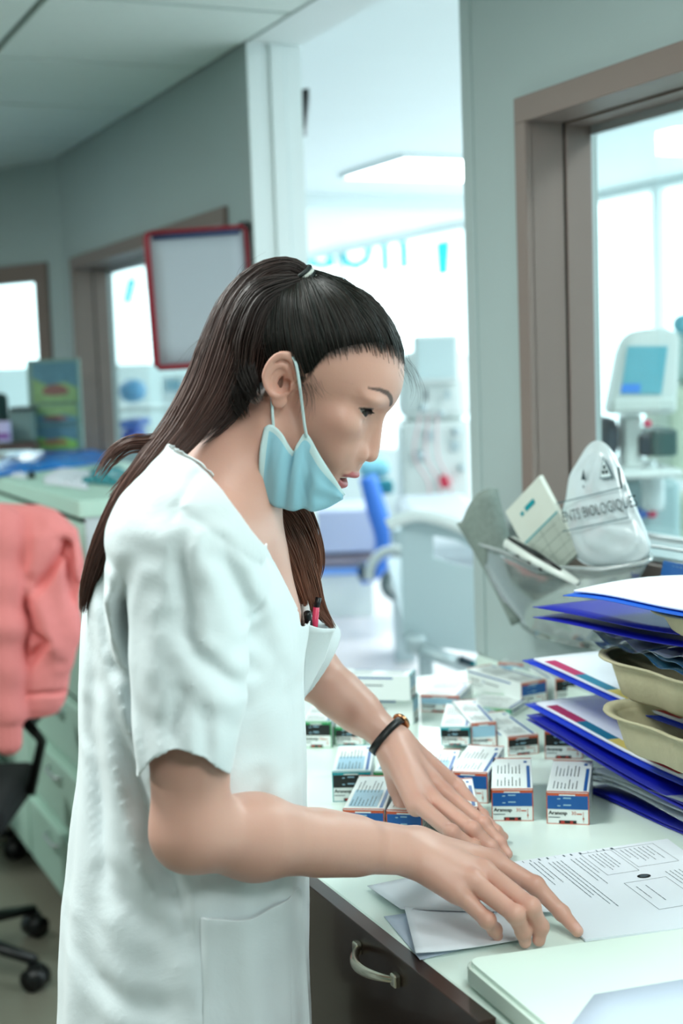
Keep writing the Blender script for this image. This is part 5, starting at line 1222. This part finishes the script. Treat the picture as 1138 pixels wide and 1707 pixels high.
TUN_LO, TUN_HI = np.array([-.42, 1.22, .76]), np.array([.12, 1.86, 1.54])
Vt, Qt = mesh_sdf(sd_tunic, (TUN_LO, TUN_HI), .0032)
NKP = ((262, 735), (296, 757), (322, 768), (345, 787), (372, 815), (400, 852), (430, 898), (460, 948), (488, 1000), (497, 1016), (520, 1200))
NKn = np.array([(LP(x, y, 1.315)[0], LP(x, y, 1.315)[2]) for x, y in NKP]); NKf = np.array([(LP(x, y, 1.49)[0], LP(x, y, 1.49)[2]) for x, y in NKP])
def neck_z(x, y):
    a = np.interp(x, NKn[:, 0], NKn[:, 1]); b = np.interp(x, NKf[:, 0], NKf[:, 1])-.11*np.clip((y-1.40)/.06, 0, 1)*np.clip((LP(430, 900, 1.5)[0]-x)/.04, 0, 1)
    t = np.clip((y-1.35)/.12, 0, 1); return a*(1-t)+b*t
def clip_mesh(V, T, g):
    """keep g<0 of a triangle mesh, cutting exactly along g=0"""
    keep = g[T] < 0; n = keep.sum(1); out = [T[n == 3]]; newV = []; base = len(V); cache = {}
    def cut(i, j):
        k = (min(i, j), max(i, j))
        if k not in cache: t = g[i]/(g[i]-g[j]); cache[k] = base+len(newV); newV.append(V[i]+(V[j]-V[i])*t)
        return cache[k]
    extra = []
    for tri_, kp in zip(T[(n == 1) | (n == 2)], keep[(n == 1) | (n == 2)]):
        for r_ in range(3):
            a, b, c = np.roll(tri_, -r_); ka, kb, kc = np.roll(kp, -r_)
            if ka and not kb and not kc: extra.append((a, cut(a, b), cut(a, c))); break
            if ka and kb and not kc: p, q = cut(a, c), cut(b, c); extra.append((a, b, q)); extra.append((a, q, p)); break
    T2 = np.concatenate(out+([np.array(extra)] if extra else [])); V2 = np.concatenate([V, np.array(newV)]) if newV else V
    used = np.unique(T2); mp = np.full(len(V2), -1); mp[used] = np.arange(len(used)); return V2[used], mp[T2]
def lap(V, T, n, f=.5, border=False):
    E = np.concatenate([T[:, [0, 1]], T[:, [1, 2]], T[:, [2, 0]]]); key = np.sort(E, 1); k = key[:, 0]*len(V)+key[:, 1]; u, i, c = np.unique(k, return_index=True, return_counts=True)
    e = key[i[c == 1]] if border else key[i]; V = V.copy()
    for _ in range(n):
        s = np.zeros_like(V); w = np.zeros(len(V))
        for a, b in ((0, 1), (1, 0)):
            for d in range(3): s[:, d] += np.bincount(e[:, a], V[e[:, b], d], len(V))
            w += np.bincount(e[:, a], minlength=len(V))
        m = w > 1; V[m] += f*(s[m]/w[m][:, None]-V[m])
    return V
Tt = np.concatenate([Qt[:, [0, 1, 2]], Qt[:, [0, 2, 3]]]); Vt = lap(Vt, Tt, 3)
HEM = LP(300, 1800, 1.40)[2]
Vt, Tt = clip_mesh(Vt, Tt, HEM-Vt[:, 2])
Vt, Tt = clip_mesh(Vt, Tt, np.where(Vt[:, 2] > 1.28, Vt[:, 2]-neck_z(Vt[:, 0], Vt[:, 1]), -.01))
# near sleeve opening: an arched hem, only in the part of the cloth that is sleeve
# open the underside of the sleeve
zz = Vt[:, 2]; hz_ = hem_z(Vt[:, 0], Vt[:, 1]); a_, b_, w2_ = np.interp(zz, _sz, _sa), np.interp(zz, _sz, _sb), np.interp(zz, _sz, _sw)
ri_ = np.sqrt(((Vt[:, 0]-(a_+b_)/2)/((b_-a_)/2))**2+((Vt[:, 1]-1.293)/w2_)**2)
ia, ib, iw = np.interp(zz, TZ_, TA_), np.interp(zz, TZ_, TB_), np.interp(zz, TZ_, TW_)
rt_ = (((np.abs(Vt[:, 0]-(ia+ib)/2)/((ib-ia)/2))**2.25+(np.abs(Vt[:, 1]-TY)/iw)**2.25)**(1/2.25)-1)*.14
slv = (ri_ < 1.3) & (rt_ > .0045) & (zz < hz_+.03) & (Vt[:, 1] < 1.36)
Vt, Tt = clip_mesh(Vt, Tt, np.where(slv, hz_-zz, -.004))
ax_ = FSE-SHl; ax_ /= np.linalg.norm(ax_); fc = LP(530, 1106, 1.82)
fn_ = np.array([.80, .10, -.52]); fn_ /= np.linalg.norm(fn_)
dist_ax = np.linalg.norm(np.cross(Vt-SHl, ax_), axis=1)
Vt, Tt = clip_mesh(Vt, Tt, np.where((Vt[:, 1] > 1.56) & (dist_ax < .085), (Vt-fc)@fn_, -.01))
def keep_big(V, T, nmin=400):
    lab = np.arange(len(V))
    while True:
        m = lab[T].min(1); new = lab.copy()
        for k in range(3): np.minimum.at(new, T[:, k], m)
        new = new[new]
        if (new == lab).all(): break
        lab = new
    c = np.bincount(lab[T[:, 0]], minlength=len(V)); return T[c[lab[T[:, 0]]] > nmin]
Tt = keep_big(Vt, Tt); Vt = lap(Vt, Tt, 14, .5, True)
M_cloth = bpy.data.materials.new('white_cotton'); M_cloth.use_nodes = True
_n = M_cloth.node_tree.nodes; _l = M_cloth.node_tree.links; _b = _n['Principled BSDF']
_b.inputs['Base Color'].default_value = (*rgb(226, 235, 238), 1); _b.inputs['Roughness'].default_value = .85; _b.inputs['Sheen Weight'].default_value = .25; _b.inputs['Specular IOR Level'].default_value = .2
_tc = _n.new('ShaderNodeTexCoord'); _n1 = _n.new('ShaderNodeTexNoise'); _n1.inputs['Scale'].default_value = 9; _n1.inputs['Detail'].default_value = 7; _n1.inputs['Roughness'].default_value = .62; _n1.inputs['Distortion'].default_value = .6
_n2 = _n.new('ShaderNodeTexNoise'); _n2.inputs['Scale'].default_value = 900
_l.new(_tc.outputs['Object'], _n1.inputs['Vector']); _l.new(_tc.outputs['Object'], _n2.inputs['Vector'])
_b1 = _n.new('ShaderNodeBump'); _b1.inputs['Strength'].default_value = .4; _b1.inputs['Distance'].default_value = .005
_b2 = _n.new('ShaderNodeBump'); _b2.inputs['Strength'].default_value = .3; _b2.inputs['Distance'].default_value = .0003
_l.new(_n1.outputs['Fac'], _b1.inputs['Height']); _l.new(_n2.outputs['Fac'], _b2.inputs['Height']); _l.new(_b1.outputs[0], _b2.inputs['Normal']); _l.new(_b2.outputs[0], _b.inputs['Normal'])
L3 = np.array(LOC.to_3x3())
tunic = npmesh('tunic', Vt@L3.T, Tt, M_cloth, person, True); solidify(tunic, .0016, -1)
tunic['label'] = 'white short-sleeved V-neck cotton tunic'
def surf_y(x, z, y0=1.22):
    """front (near) surface of the tunic at x, z"""
    ys = np.linspace(y0, TY, 180); d = sd_tunic(np.stack([np.full(180, x), ys, np.full(180, z)], 1)); i = np.argmax(d < 0)
    return ys[i] if (d < 0).any() else TY
fc_ = [LP(*q) for q in ((440, 838, 1.56), (456, 868, 1.56), (474, 915, 1.555), (490, 965, 1.545), (501, 1008, 1.52), (505, 1040, 1.50))]; fc_ = smoothpath(fc_, 5)
sheet('collar_facing', lambda u, v: wl_(fc_[int(round(v*(len(fc_)-1)))]+np.array([.0085*u, -.004*u, .003*u])), 2, len(fc_)-1, M_cloth, tunic, .0014)
# patch pocket on the near hip
pw, ph = 18, 12; V = []; c00, c10 = LP(328, 1541, 1.31), LP(500, 1516, 1.36); zb_ = HEM+.012
for j in range(ph+1):
    for i in range(pw+1):
        u, v = i/pw, j/ph; x = c00[0]+(c10[0]-c00[0])*u+.004*v*u; zt = c00[2]+(c10[2]-c00[2])*u**2.2-.006*math.sin(math.pi*u); z = zt+(zb_-zt)*v
        y = surf_y(min(x, LP(503, 1600, 1.4)[0]-.012*0), z); y = min(y, 1.43); V.append(wl_((x, y-.0035-.010*math.sin(math.pi*u)**.8*(1-v)**2, z)))
F = [(j*(pw+1)+i, j*(pw+1)+i+1, (j+1)*(pw+1)+i+1, (j+1)*(pw+1)+i) for j in range(ph) for i in range(pw)]
pk = solidify(mobj('side_pocket', V, F, M_cloth, tunic, True), .0018); pk.modifiers.new('s', 'SUBSURF').render_levels = 1
# gaping breast pocket with two pens
Pp = [LP(509, 1040, 1.475), LP(558, 1048, 1.53), LP(540, 1100, 1.60), LP(503, 1170, 1.56)]
def bp(u, v):
    p = Pp[0]*(1-u)*(1-v)+Pp[1]*u*(1-v)+Pp[2]*u*v+Pp[3]*(1-u)*v; p = p.copy(); p[1] -= .012*math.sin(math.pi*u)*(1-v*.6); return wl_(p)
sheet('breast_pocket', bp, 12, 12, M_cloth, tunic, .0016)
Pq = [LP(512, 1028, 1.50), LP(556, 1046, 1.55), LP(545, 1075, 1.60), LP(503, 1110, 1.54)]
sheet('pocket_lining', lambda u, v: wl_(Pq[0]*(1-u)*(1-v)+Pq[1]*u*(1-v)+Pq[2]*u*v+Pq[3]*(1-u)*v), 6, 6, M_cloth, tunic, .0012)
M_pk = mat('pen_pink', rgb(214, 60, 96), .3); M_pb = mat('pen_black', rgb(18, 20, 24), .3)
tube('pen', [wl_(LP(512, 1022, 1.49)), wl_(LP(516, 1050, 1.505))], .0042, M_pb, tunic)
tube('pen', [wl_(LP(527, 1012, 1.51)), wl_(LP(522, 1070, 1.51))], .0036, M_pk, tunic)
tube('pen', [wl_(LP(531, 996, 1.512)), wl_(LP(527, 1014, 1.51))], .0034, M_pb, tunic)
# trousers and shoes (below the frame)
def leg(cx, cy):
    V, F = [], []; add_tube(V, F, [wl_((cx, cy, z)) for z in (HEM+.04, HEM-.05, .6, .35, .05)], [.08, .082, .072, .066, .062], 20); return V, F
V, F = leg(-.16, 1.42); V2, F2 = leg(-.16, 1.56); o_ = len(V); V += V2; F += [tuple(i+o_ for i in f) for f in F2]
mobj('trousers', V, F, M_cloth, person, True)
for cy in (1.415, 1.565):
    V, F = [], []; add_tube(V, F, [wl_((x, cy, .034)) for x in (-.26, -.22, -.12, -.02, .02)], [.02, .036, .040, .042, .024], 16, flat=.8); mobj('shoe', V, F, mat('shoe_white', rgb(220, 224, 224), .5), person, True)

# ------------------------------------------------------------------ lowered surgical mask
M_mask = mat('mask_blue', rgb(146, 196, 212), .8, bump=(700, .3, .0004)); M_maskw = mat('mask_white', rgb(192, 216, 218), .8, bump=(700, .3, .0004))
Tm = [(441, 713, -70), (453, 708, -72), (472, 724, -72), (487, 752, -69), (497, 738, -66), (511, 722, -63), (533, 758, -55), (555, 793, -40), (575, 824, -10)]
Bm = [(433, 800, -70), (440, 826, -68), (455, 842, -64), (472, 848, -60), (490, 851, -54), (506, 847, -48), (522, 852, -40), (546, 846, -24), (572, 831, -8)]
def mpt(px): h = hpx(px[0], px[1], px[2]); return np.array([h[0], h[1], px[2]])
Tm = [mpt(p) for p in Tm]; Bm = [mpt(p) for p in Bm]; Tm = smoothpath(Tm, 6); Bm = smoothpath(Bm, 6); nm = len(Tm); nr = 22
V = []
for j in range(nr+9):
    for i in range(nm):
        u = i/(nm-1); v = min(1, j/nr); p = Tm[i]*(1-v)+Bm[i]*v
        pleat = 2.6*math.sin(u*math.pi*2*4.2+1.2*v)+1.2*math.sin(u*31+4*v); notch = 5.*math.exp(-((u-.37)/.05)**2)*(1-.4*v)
        b_ = (7.5*math.sin(math.pi*min(1, v*.93+.04))**.8+pleat*(.25+.75*math.sin(math.pi*v)))-notch
        p = p+np.array([0, 0, -b_])
        if u > .62: p = p+np.array([1.3*math.sin(v*math.pi*5)*math.sin(math.pi*u), 0, 0])
        if j > nr: t = (j-nr)/8.; p = np.array([p[0]-14*t, p[1]+5*t, Bm[i][2]+(22-Bm[i][2])*t])
        V.append(wl_(fromH(*p)))
F = [(j*nm+i, j*nm+i+1, (j+1)*nm+i+1, (j+1)*nm+i) for j in range(nr+8) for i in range(nm-1)]
msk = mobj('face_mask', V, F, [M_mask, M_maskw], person, True)
for k, p in enumerate(msk.data.polygons):
    u = (k % (nm-1))/(nm-2); v = (k//(nm-1))/nr; p.material_index = 1 if (u < .10 or (v < .16 and u > .66) or (v < .06)) else 0
solidify(msk, .0010); msk['label'] = 'pale blue pleated surgical mask pulled down under the chin'
def hp3(x, y, s): h = hpx(x, y, s); return wl_(fromH(h[0], h[1], s))
for s_ in (1,):
    tube('ear_loop', smoothpath([hp3(511, 728, -66), hp3(507, 705, -68), hp3(501, 655, -71), hp3(495, 615, -73), hp3(490, 599, -72), hp3(482, 592, -69)], 5), .0016, M_maskw, msk, seg=8)
    tube('ear_loop', smoothpath([hp3(456, 714, -72), hp3(454, 690, -71), hp3(453, 665, -68), hp3(450, 640, -66)], 5), .0016, M_maskw, msk, seg=8)
# ------------------------------------------------------------------ wristwatch
axw = (LW-ELl)/np.linalg.norm(LW-ELl); Wc = LW-axw*.012+np.array([0, 0, -.001]); sw = hL['side']-axw*(hL['side']@axw); sw /= np.linalg.norm(sw); uw = np.cross(sw, axw); uw = uw if uw[2] > 0 else -uw
M_strap = mat('black_leather', rgb(18, 17, 17), .45); M_rose = mat('rose_gold', rgb(206, 150, 110), .22, 1.0)
V, F = [], []; ns = 40
for i in range(ns):
    t = 2*math.pi*i/ns; r1, r2 = .0345, .0262
    for (dr, da) in ((0, -.005), (.0022, -.005), (.0022, .005), (0, .005)): V.append(wl_(Wc+sw*(r1+dr)*math.cos(t)+uw*(r2+dr)*math.sin(t)+axw*da))
for i in range(ns):
    for k in range(4): F.append((i*4+k, i*4+(k+1) % 4, ((i+1) % ns)*4+(k+1) % 4, ((i+1) % ns)*4+k))
wch = mobj('wristwatch', V, F, M_strap, person, True); wch['label'] = 'slim watch with black strap and rose gold case'
tw = math.radians(30); cd_ = sw*math.cos(tw)*1+uw*math.sin(tw); cd_ /= np.linalg.norm(cd_)
cside = sw if toL(np.zeros(3)) is not None else sw
up2 = uw*math.sin(tw)-sw*math.cos(tw) if (sw[0] < 0) else uw*math.sin(tw)+sw*math.cos(tw); up2 /= np.linalg.norm(up2)
Ccase = Wc+up2*.0320; Xa = axw; Ya = np.cross(up2, Xa); Mw = Matrix(((*[0]*4,),)*4)
Mw = Matrix([[*(float(v) for v in (toW(Xa)[k], toW(Ya)[k], toW(up2)[k], toW(Ccase)[k]))] for k in range(3)]+[[0, 0, 0, 1]])
lathe('case', [(.0105, -.002), (.0125, -.001), (.0132, .0015), (.0125, .0035), (.0112, .004), (.0108, .003)], M_rose, wch, 28, Mw)
lathe('dial', [(.0001, .0031), (.0108, .0031), (.0108, .0025), (.0001, .0025)], mat('dial_white', rgb(220, 226, 226), .15), wch, 28, Mw)
Bk = Wc-up2*.0225
box('buckle', (-.007, -.006, -.0015), (.007, .006, .0015), M_rose, wch, .001, 2, Matrix([[*(float(v) for v in (toW(Xa)[k], toW(Ya)[k], toW(up2)[k], toW(Bk)[k]))] for k in range(3)]+[[0, 0, 0, 1]]))

# ------------------------------------------------------------------ hair
M_hair = bpy.data.materials.new('dark_hair'); M_hair.use_nodes = True
_n = M_hair.node_tree.nodes; _l = M_hair.node_tree.links; _b = _n['Principled BSDF']; _at = _n.new('ShaderNodeAttribute'); _at.attribute_name = 'tint'
_l.new(_at.outputs['Color'], _b.inputs['Base Color']); _b.inputs['Roughness'].default_value = .38; _b.inputs['Specular IOR Level'].default_value = .5
def strands(name, paths, rad, cols, parent, kind='stuff', label=None):
    """paths (N,K,3) in the nurse frame, rad (K,) or (N,K), cols (N,K,3)"""
    N, K, _ = paths.shape; T = np.gradient(paths, axis=1); T /= np.linalg.norm(T, axis=2, keepdims=True)+1e-9
    a = np.array([.31, -.87, .38]); n1 = np.cross(T, a); n1 /= np.linalg.norm(n1, axis=2, keepdims=True)+1e-9; n2 = np.cross(T, n1)
    R_ = np.broadcast_to(rad, (N, K))[..., None]
    V = np.stack([paths+R_*(math.cos(t)*n1+math.sin(t)*n2) for t in (0, 2.094, 4.189)], 2).reshape(-1, 3)
    idx = np.arange(N*K*3).reshape(N, K, 3); Q = []
    for k in range(3): k2 = (k+1) % 3; Q.append(np.stack([idx[:, :-1, k], idx[:, :-1, k2], idx[:, 1:, k2], idx[:, 1:, k]], -1).reshape(-1, 4))
    o = npmesh(name, V@L3.T, None, M_hair, parent, True, quads=np.concatenate(Q))
    c = np.repeat(cols[:, :, None, :], 3, axis=2).reshape(-1, 3); at = o.data.attributes.new('tint', 'FLOAT_COLOR', 'POINT')
    at.data.foreach_set('color', np.concatenate([c, np.ones((len(c), 1))], 1).astype(np.float32).ravel())
    if kind: o['kind'] = kind
    if label: o['label'] = label
    return o
rg = np.random.default_rng(4)
CC = np.array([-4., 42., 0.])
def rsurf(D, it=13):
    lo = np.full(len(D), 40.); hi = np.full(len(D), 125.)
    for _ in range(it):
        m = (lo+hi)/2; P = HO+((CC+D*m[:, None])@HR.T)/1000.; s = sd_head(P, False) < 0; lo = np.where(s, m, lo); hi = np.where(s, hi, m)
    return (lo+hi)/2
tie_h = hpx(507, 478, -6); tie_h = np.array([tie_h[0], tie_h[1], -6.]); TD = tie_h-CC; TRr = np.linalg.norm(TD); TD /= TRr
Ns = 8200; D = rg.normal(size=(Ns*3, 3)); D /= np.linalg.norm(D, axis=1)[:, None]
rr = rsurf(D, 9); hh = CC+D*rr[:, None]
fade = hairline_sd(hh)
ok = (fade > -3+rg.normal(size=len(D))*2.6) & ~((((hh[:, 0]+12)/20)**2+((hh[:, 1]-6)/27)**2 < 1) & (np.abs(hh[:, 2]) > 52)); D = D[ok][:Ns]; fade = fade[ok][:Ns]
K = 12; t = np.linspace(0, 1, K)**1.0; om = np.arccos(np.clip(D@TD, -1, 1)); so = np.sin(om)+1e-6
W1_ = np.sin((1-t)[None]*om[:, None])/so[:, None]; W2_ = np.sin(t[None]*om[:, None])/so[:, None]
DD = W1_[..., None]*D[:, None]+W2_[..., None]*TD; DD /= np.linalg.norm(DD, axis=2, keepdims=True)
rs_ = rsurf(DD.reshape(-1, 3)).reshape(len(D), K)
lift = (rg.uniform(.5, 1, len(D))**.6)[:, None]*(5.0*np.sin(np.clip(t*1.6, 0, 1)*math.pi/2)[None])+1.3*np.clip(t*9+.4, 0, 1)[None]
lump = 1.3*np.sin(13*DD[..., 0]+9*DD[..., 2]*2+4*DD[..., 1])*np.sin(t*math.pi)[None]
end = TRr-4+rg.normal(size=len(D))[:, None]*1.2
R2 = rs_+lift+lump; wt_ = np.clip((t-.80)/.20, 0, 1)[None]**2; R2 = R2*(1-wt_)+np.maximum(end, R2)*wt_
H = CC+DD*R2[..., None]+rg.normal(size=(len(D), 1, 3))*np.array([.8, .8, .8])*np.sin(t*math.pi)[None, :, None]
H += (rg.normal(size=(len(D), 1, 3))*2.6)*(np.clip((t-.6)/.4, 0, 1)[None, :, None])
paths = HO+(H@HR.T)/1000.
c0 = np.array(rgb(22, 30, 26)); c1 = np.array(rgb(44, 34, 28)); mix_ = rg.uniform(0, 1, (len(D), 1, 1)); cols = c0*(1-mix_)+c1*mix_; cols = np.broadcast_to(cols, paths.shape)*rg.uniform(.6, 1.35, (len(D), 1, 1))
radk = .00045*np.array([.35, .7, 1, 1, 1, 1, 1, 1, 1, 1, 1, 1])
hair = strands('hair', paths, radk, cols, person, 'stuff', 'dark hair combed back tightly to a high ponytail')
# fine dark under-layer following the scalp so that no skin shows between the strands
U_, S_ = 90, 60
def under():
    V = []; th = np.linspace(0, 2*math.pi, 97)[:-1]; ph = np.linspace(0, math.pi, 60); G = np.array([[math.sin(p)*math.cos(a), math.cos(p), math.sin(p)*math.sin(a)] for p in ph for a in th])
    r_ = rsurf(G)+.9; h_ = CC+G*r_[:, None]; sd_ = hairline_sd(h_-0*G); ear = (((h_[:, 0]+12)/21)**2+((h_[:, 1]-6)/28)**2 < 1) & (np.abs(h_[:, 2]) > 50)
    sd_ = np.where(ear, -9, sd_); P = HO+(h_@HR.T)/1000.; n_ = 96; Q = []
    for i in range(59):
        for k in range(n_): Q.append((i*n_+k, i*n_+(k+1) % n_, (i+1)*n_+(k+1) % n_, (i+1)*n_+k))
    Q = np.array(Q); T = np.concatenate([Q[:, [0, 1, 2]], Q[:, [0, 2, 3]]]); P, T = clip_mesh(P, T, 10.0-sd_)
    o = npmesh('hair_base', P@L3.T, T, mat('matt_hair_base', rgb(24, 24, 22), 1.0, spec=0.0), hair, True); at = o.data.attributes.new('tint', 'FLOAT_COLOR', 'POINT')
    at.data.foreach_set('color', np.tile(np.array([*rgb(20, 22, 20), 1.]), (len(P), 1)).astype(np.float32).ravel()); return o
under()
def lock(name, ctrl, wid, N, seed, cA, cB, rad=.0005, K=26, spread=1.0, label=None, tipvar=.25, start=0.0):
    """ctrl: (x, y, ly) pixels+depth; wid: half widths (mm) at the control points"""
    r_ = np.random.default_rng(seed); C = np.array([LP(*c) for c in ctrl]); C = np.array(smoothpath(C, 8)); w_ = np.interp(np.linspace(0, 1, len(C)), np.linspace(0, 1, len(wid)), wid)/1000.
    s = np.linspace(0, 1, len(C)); T = np.gradient(C, axis=0); T /= np.linalg.norm(T, axis=1)[:, None]; dep = np.array([0, 1., 0]); n1 = np.cross(T, dep); n1 /= np.linalg.norm(n1, axis=1)[:, None]; n2 = np.cross(T, n1)
    rr_ = np.sqrt(r_.uniform(0, 1, N)); an = r_.uniform(0, 2*math.pi, N); u0, v0 = rr_*np.cos(an), rr_*np.sin(an)
    e = 1-np.abs(r_.normal(0, tipvar, N)); e = np.clip(e, .45, 1); b = start*r_.uniform(0, 1, N); out = np.zeros((N, K, 3)); cc = np.zeros((N, K, 3)); ph = r_.uniform(0, 6.28, N)
    for i in range(N):
        t = np.linspace(b[i], e[i], K); wi = np.interp(t, s, w_); clump = .75+.25*math.sin(5*u0[i]+7*v0[i])
        du = u0[i]+.14*np.sin(t*5+ph[i])+.02*np.sin(t*13+ph[i]*2); dv = v0[i]+.14*np.cos(t*5+ph[i])
        for k in range(3): out[i, :, k] = np.interp(t, s, C[:, k])+wi*(du*np.interp(t, s, n1[:, k])+dv*.75*np.interp(t, s, n2[:, k]))*spread
        m = np.clip(t*1.5-.1, 0, 1)[:, None]; q = r_.uniform(.65, 1.4); cc[i] = (np.array(cA)*(1-m)+np.array(cB)*m)*q
    rk = rad*np.concatenate([np.linspace(.25 if start else 1, 1, 5), np.full(K-11, 1.) if K > 11 else np.zeros(0), np.linspace(1, .25, K-5 if K <= 11 else 6)]); return strands(name, out, rk, cc, hair, 'stuff', label)
cD, cBn, cL = rgb(40, 30, 27), rgb(86, 54, 44), rgb(128, 84, 66)
lock('ponytail', [(514, 484, 1.485), (503, 460, 1.484), (474, 450, 1.48), (430, 470, 1.475), (396, 520, 1.465), (372, 590, 1.455), (345, 655, 1.445), (305, 715, 1.43), (262, 765, 1.40), (212, 830, 1.39), (172, 905, 1.395), (148, 975, 1.41), (138, 1022, 1.42)],
     [7, 10, 12, 16, 21, 25, 24, 20, 16, 14, 11, 8, 4], 1500, 11, cD, cBn, label='long brown ponytail falling down her back', tipvar=.18)
lock('hair_lock', [(500, 470, 1.47), (440, 500, 1.46), (408, 560, 1.455), (395, 620, 1.455), (372, 680, 1.45), (330, 735, 1.43)], [8, 22, 26, 24, 18, 8], 700, 12, cD, rgb(58, 38, 32))
lock('hair_lock', [(300, 715, 1.425), (262, 738, 1.41), (215, 742, 1.405), (182, 768, 1.405), (160, 800, 1.40)], [12, 10, 9, 8, 6], 90, 13, cBn, cBn)
lock('hair_lock', [(300, 725, 1.42), (255, 765, 1.40), (215, 800, 1.395), (182, 832, 1.395)], [12, 11, 9, 6], 110, 14, cBn, cBn)
lock('hair_lock', [(290, 740, 1.42), (250, 790, 1.395), (222, 815, 1.39), (190, 862, 1.39)], [10, 10, 8, 6], 70, 15, cBn, cBn)
lock('nape_hair', [(432, 672, 1.436), (414, 640, 1.438), (404, 590, 1.45), (420, 540, 1.46)], [5, 11, 13, 12], 420, 21, rgb(36, 30, 27), cD, .00028, start=.62)
lock('nape_hair', [(408, 700, 1.443), (392, 660, 1.443), (386, 610, 1.45), (400, 560, 1.46)], [5, 11, 13, 12], 420, 22, rgb(36, 30, 27), cD, .00028, start=.62)
# hair hanging forward over the far shoulder
lock('front_hair', [(395, 760, 1.56), (440, 830, 1.555), (480, 880, 1.545), (508, 950, 1.545), (530, 1010, 1.54), (558, 1050, 1.53)], [14, 16, 16, 14, 8, 3], 420, 16, cBn, cL, label='brown hair hanging forward past the collar', tipvar=.12)
lock('front_hair', [(440, 800, 1.55), (490, 850, 1.55), (515, 900, 1.55), (524, 945, 1.55), (516, 1000, 1.54)], [14, 17, 14, 11, 4], 380, 17, cBn, cL, tipvar=.25)
lock('front_hair', [(430, 830, 1.55), (458, 870, 1.53), (486, 930, 1.525), (505, 985, 1.52), (520, 1035, 1.515)], [12, 13, 11, 8, 4], 300, 18, cBn, cL, tipvar=.25)
# loose fine hairs round the face and neck
fly = [([(672, 600, 1.49), (690, 625, 1.485), (697, 655, 1.48), (688, 690, 1.48)], 12), ([(668, 590, 1.47), (676, 620, 1.465), (684, 640, 1.46)], 14),
       ([(505, 640, 1.43), (512, 668, 1.428), (506, 700, 1.426)], 30), ([(520, 625, 1.432), (528, 650, 1.430), (540, 668, 1.432)], 26), ([(560, 610, 1.435), (575, 628, 1.434), (592, 640, 1.437)], 20),
       ([(395, 480, 1.46), (415, 448, 1.47), (450, 432, 1.48)], 16), ([(360, 560, 1.44), (330, 575, 1.43), (300, 620, 1.43)], 8)]
for i, (c, n_) in enumerate(fly): lock('loose_hair', c, [6, 9, 12], n_, 30+i, cD, cD, .00011, K=10, tipvar=.35)
# elastic hair tie
M_tie = mat('elastic_black', rgb(14, 26, 26), .5); M_tiew = mat('elastic_white', rgb(206, 212, 204), .5)
tc_ = LP(508, 470, 1.484); td_ = LP(492, 446, 1.480)-tc_; td_ /= np.linalg.norm(td_); ta = np.cross(td_, [0, 1., 0]); ta /= np.linalg.norm(ta); tb_ = np.cross(td_, ta)
for k, (off, m_) in enumerate(((-.001, M_tiew), (.0028, M_tie), (.0064, M_tiew), (.0100, M_tie))):
    tube('hair_tie', [wl_(tc_+td_*off+.0128*(math.cos(q)*ta+math.sin(q)*tb_)) for q in np.linspace(0, 2*math.pi, 33)], .0026, m_, hair, seg=8)

# ------------------------------------------------------------------ pink sweatshirt over the office chair
M_pink = mat('coral_sweatshirt', rgb(236, 140, 138), .95, noise=(60, .05), bump=(500, .4, .0008))
LS = LYS+.01
prow = [(843, -40, 66), (856, -70, 92), (875, -82, 112), (892, -88, 132), (950, -92, 139), (1060, -92, 137), (1120, -90, 125), (1180, -86, 106), (1194, -84, 98)]
PZ_ = np.array([LP(a, y, LS)[2] for y, a, b in prow])[::-1]; PA_ = np.array([LP(a, y, LS)[0] for y, a, b in prow])[::-1]; PB_ = np.array([LP(b, y, LS)[0] for y, a, b in prow])[::-1]
PCR = [(np.array(spx(L, LS)), A, w_) for L, A, w_ in (([(105, 885), (112, 910), (90, 950), (62, 990)], .022, .012), ([(48, 1005), (62, 1050), (84, 1062), (60, 1092), (50, 1105)], .020, .012), ([(118, 905), (120, 960), (126, 1010)], .020, .010),
        ([(28, 880), (36, 960), (50, 1020), (44, 1120), (40, 1180)], .024, .013), ([(60, 960), (80, 1010), (95, 1060), (110, 1100)], -.016, .02), ([(42, 1148), (80, 1146), (115, 1150)], .008, .006), ([(75, 870), (70, 920), (60, 960)], -.012, .02))]
def sd_sweater(P):
    x, y, z = P[:, 0], P[:, 1], P[:, 2]; a, b = np.interp(z, PZ_, PA_), np.interp(z, PZ_, PB_); xc, ra = (a+b)/2, (b-a)/2; w_ = np.interp(z, PZ_, [.060, .066, .07, .072, .072, .07, .062, .05, .03])
    d = (((np.abs(x-xc)/ra)**3+(np.abs(y-LS)/w_)**3)**(1/3)-1)*np.minimum(ra, w_)*.9; d = np.maximum(d, np.maximum(z-PZ_[-1], PZ_[0]-z))
    n_ = y < LS; f = np.zeros(len(P))
    if n_.any():
        for L, A, w2 in PCR: r_ = pdist(x[n_], z[n_], L); f[n_] += A*np.exp(-(r_/w2)**2)*taper_end(x[n_], z[n_], L)
    f += .004*np.sin(30*x+14*z)*np.sin(21*z-9*x)
    d = d+f
    s0, s1, s2 = LP(0, 880, LS-.06), LP(4, 1040, LS-.075), LP(12, 1190, LS-.07)
    s_ = smin(cap(P, s0, s1, .055, .052), cap(P, s1, s2, .052, .043), .02)+.003*np.sin(60*z+20*x)
    d = smin(d, s_, .012); c0, c1 = LP(13, 1192, LS-.07), LP(14, 1236, LS-.07); return smin(d, cap(P, c0, c1, .036, .033)+.0012*np.sin(500*x), .004)
Vs, Qs = mesh_sdf(sd_sweater, (np.array([LP(-110, 900, LS)[0], LS-.16, .62]), np.array([LP(150, 900, LS)[0], LS+.12, 1.34])), .0045)
sw_ = thing('sweatshirt', 'coral pink sweatshirt hung over the back of the office chair', 'sweatshirt', wl_(LP(60, 1200, LS)))
npmesh('garment', Vs@L3.T, None, M_pink, sw_, True, quads=Qs)
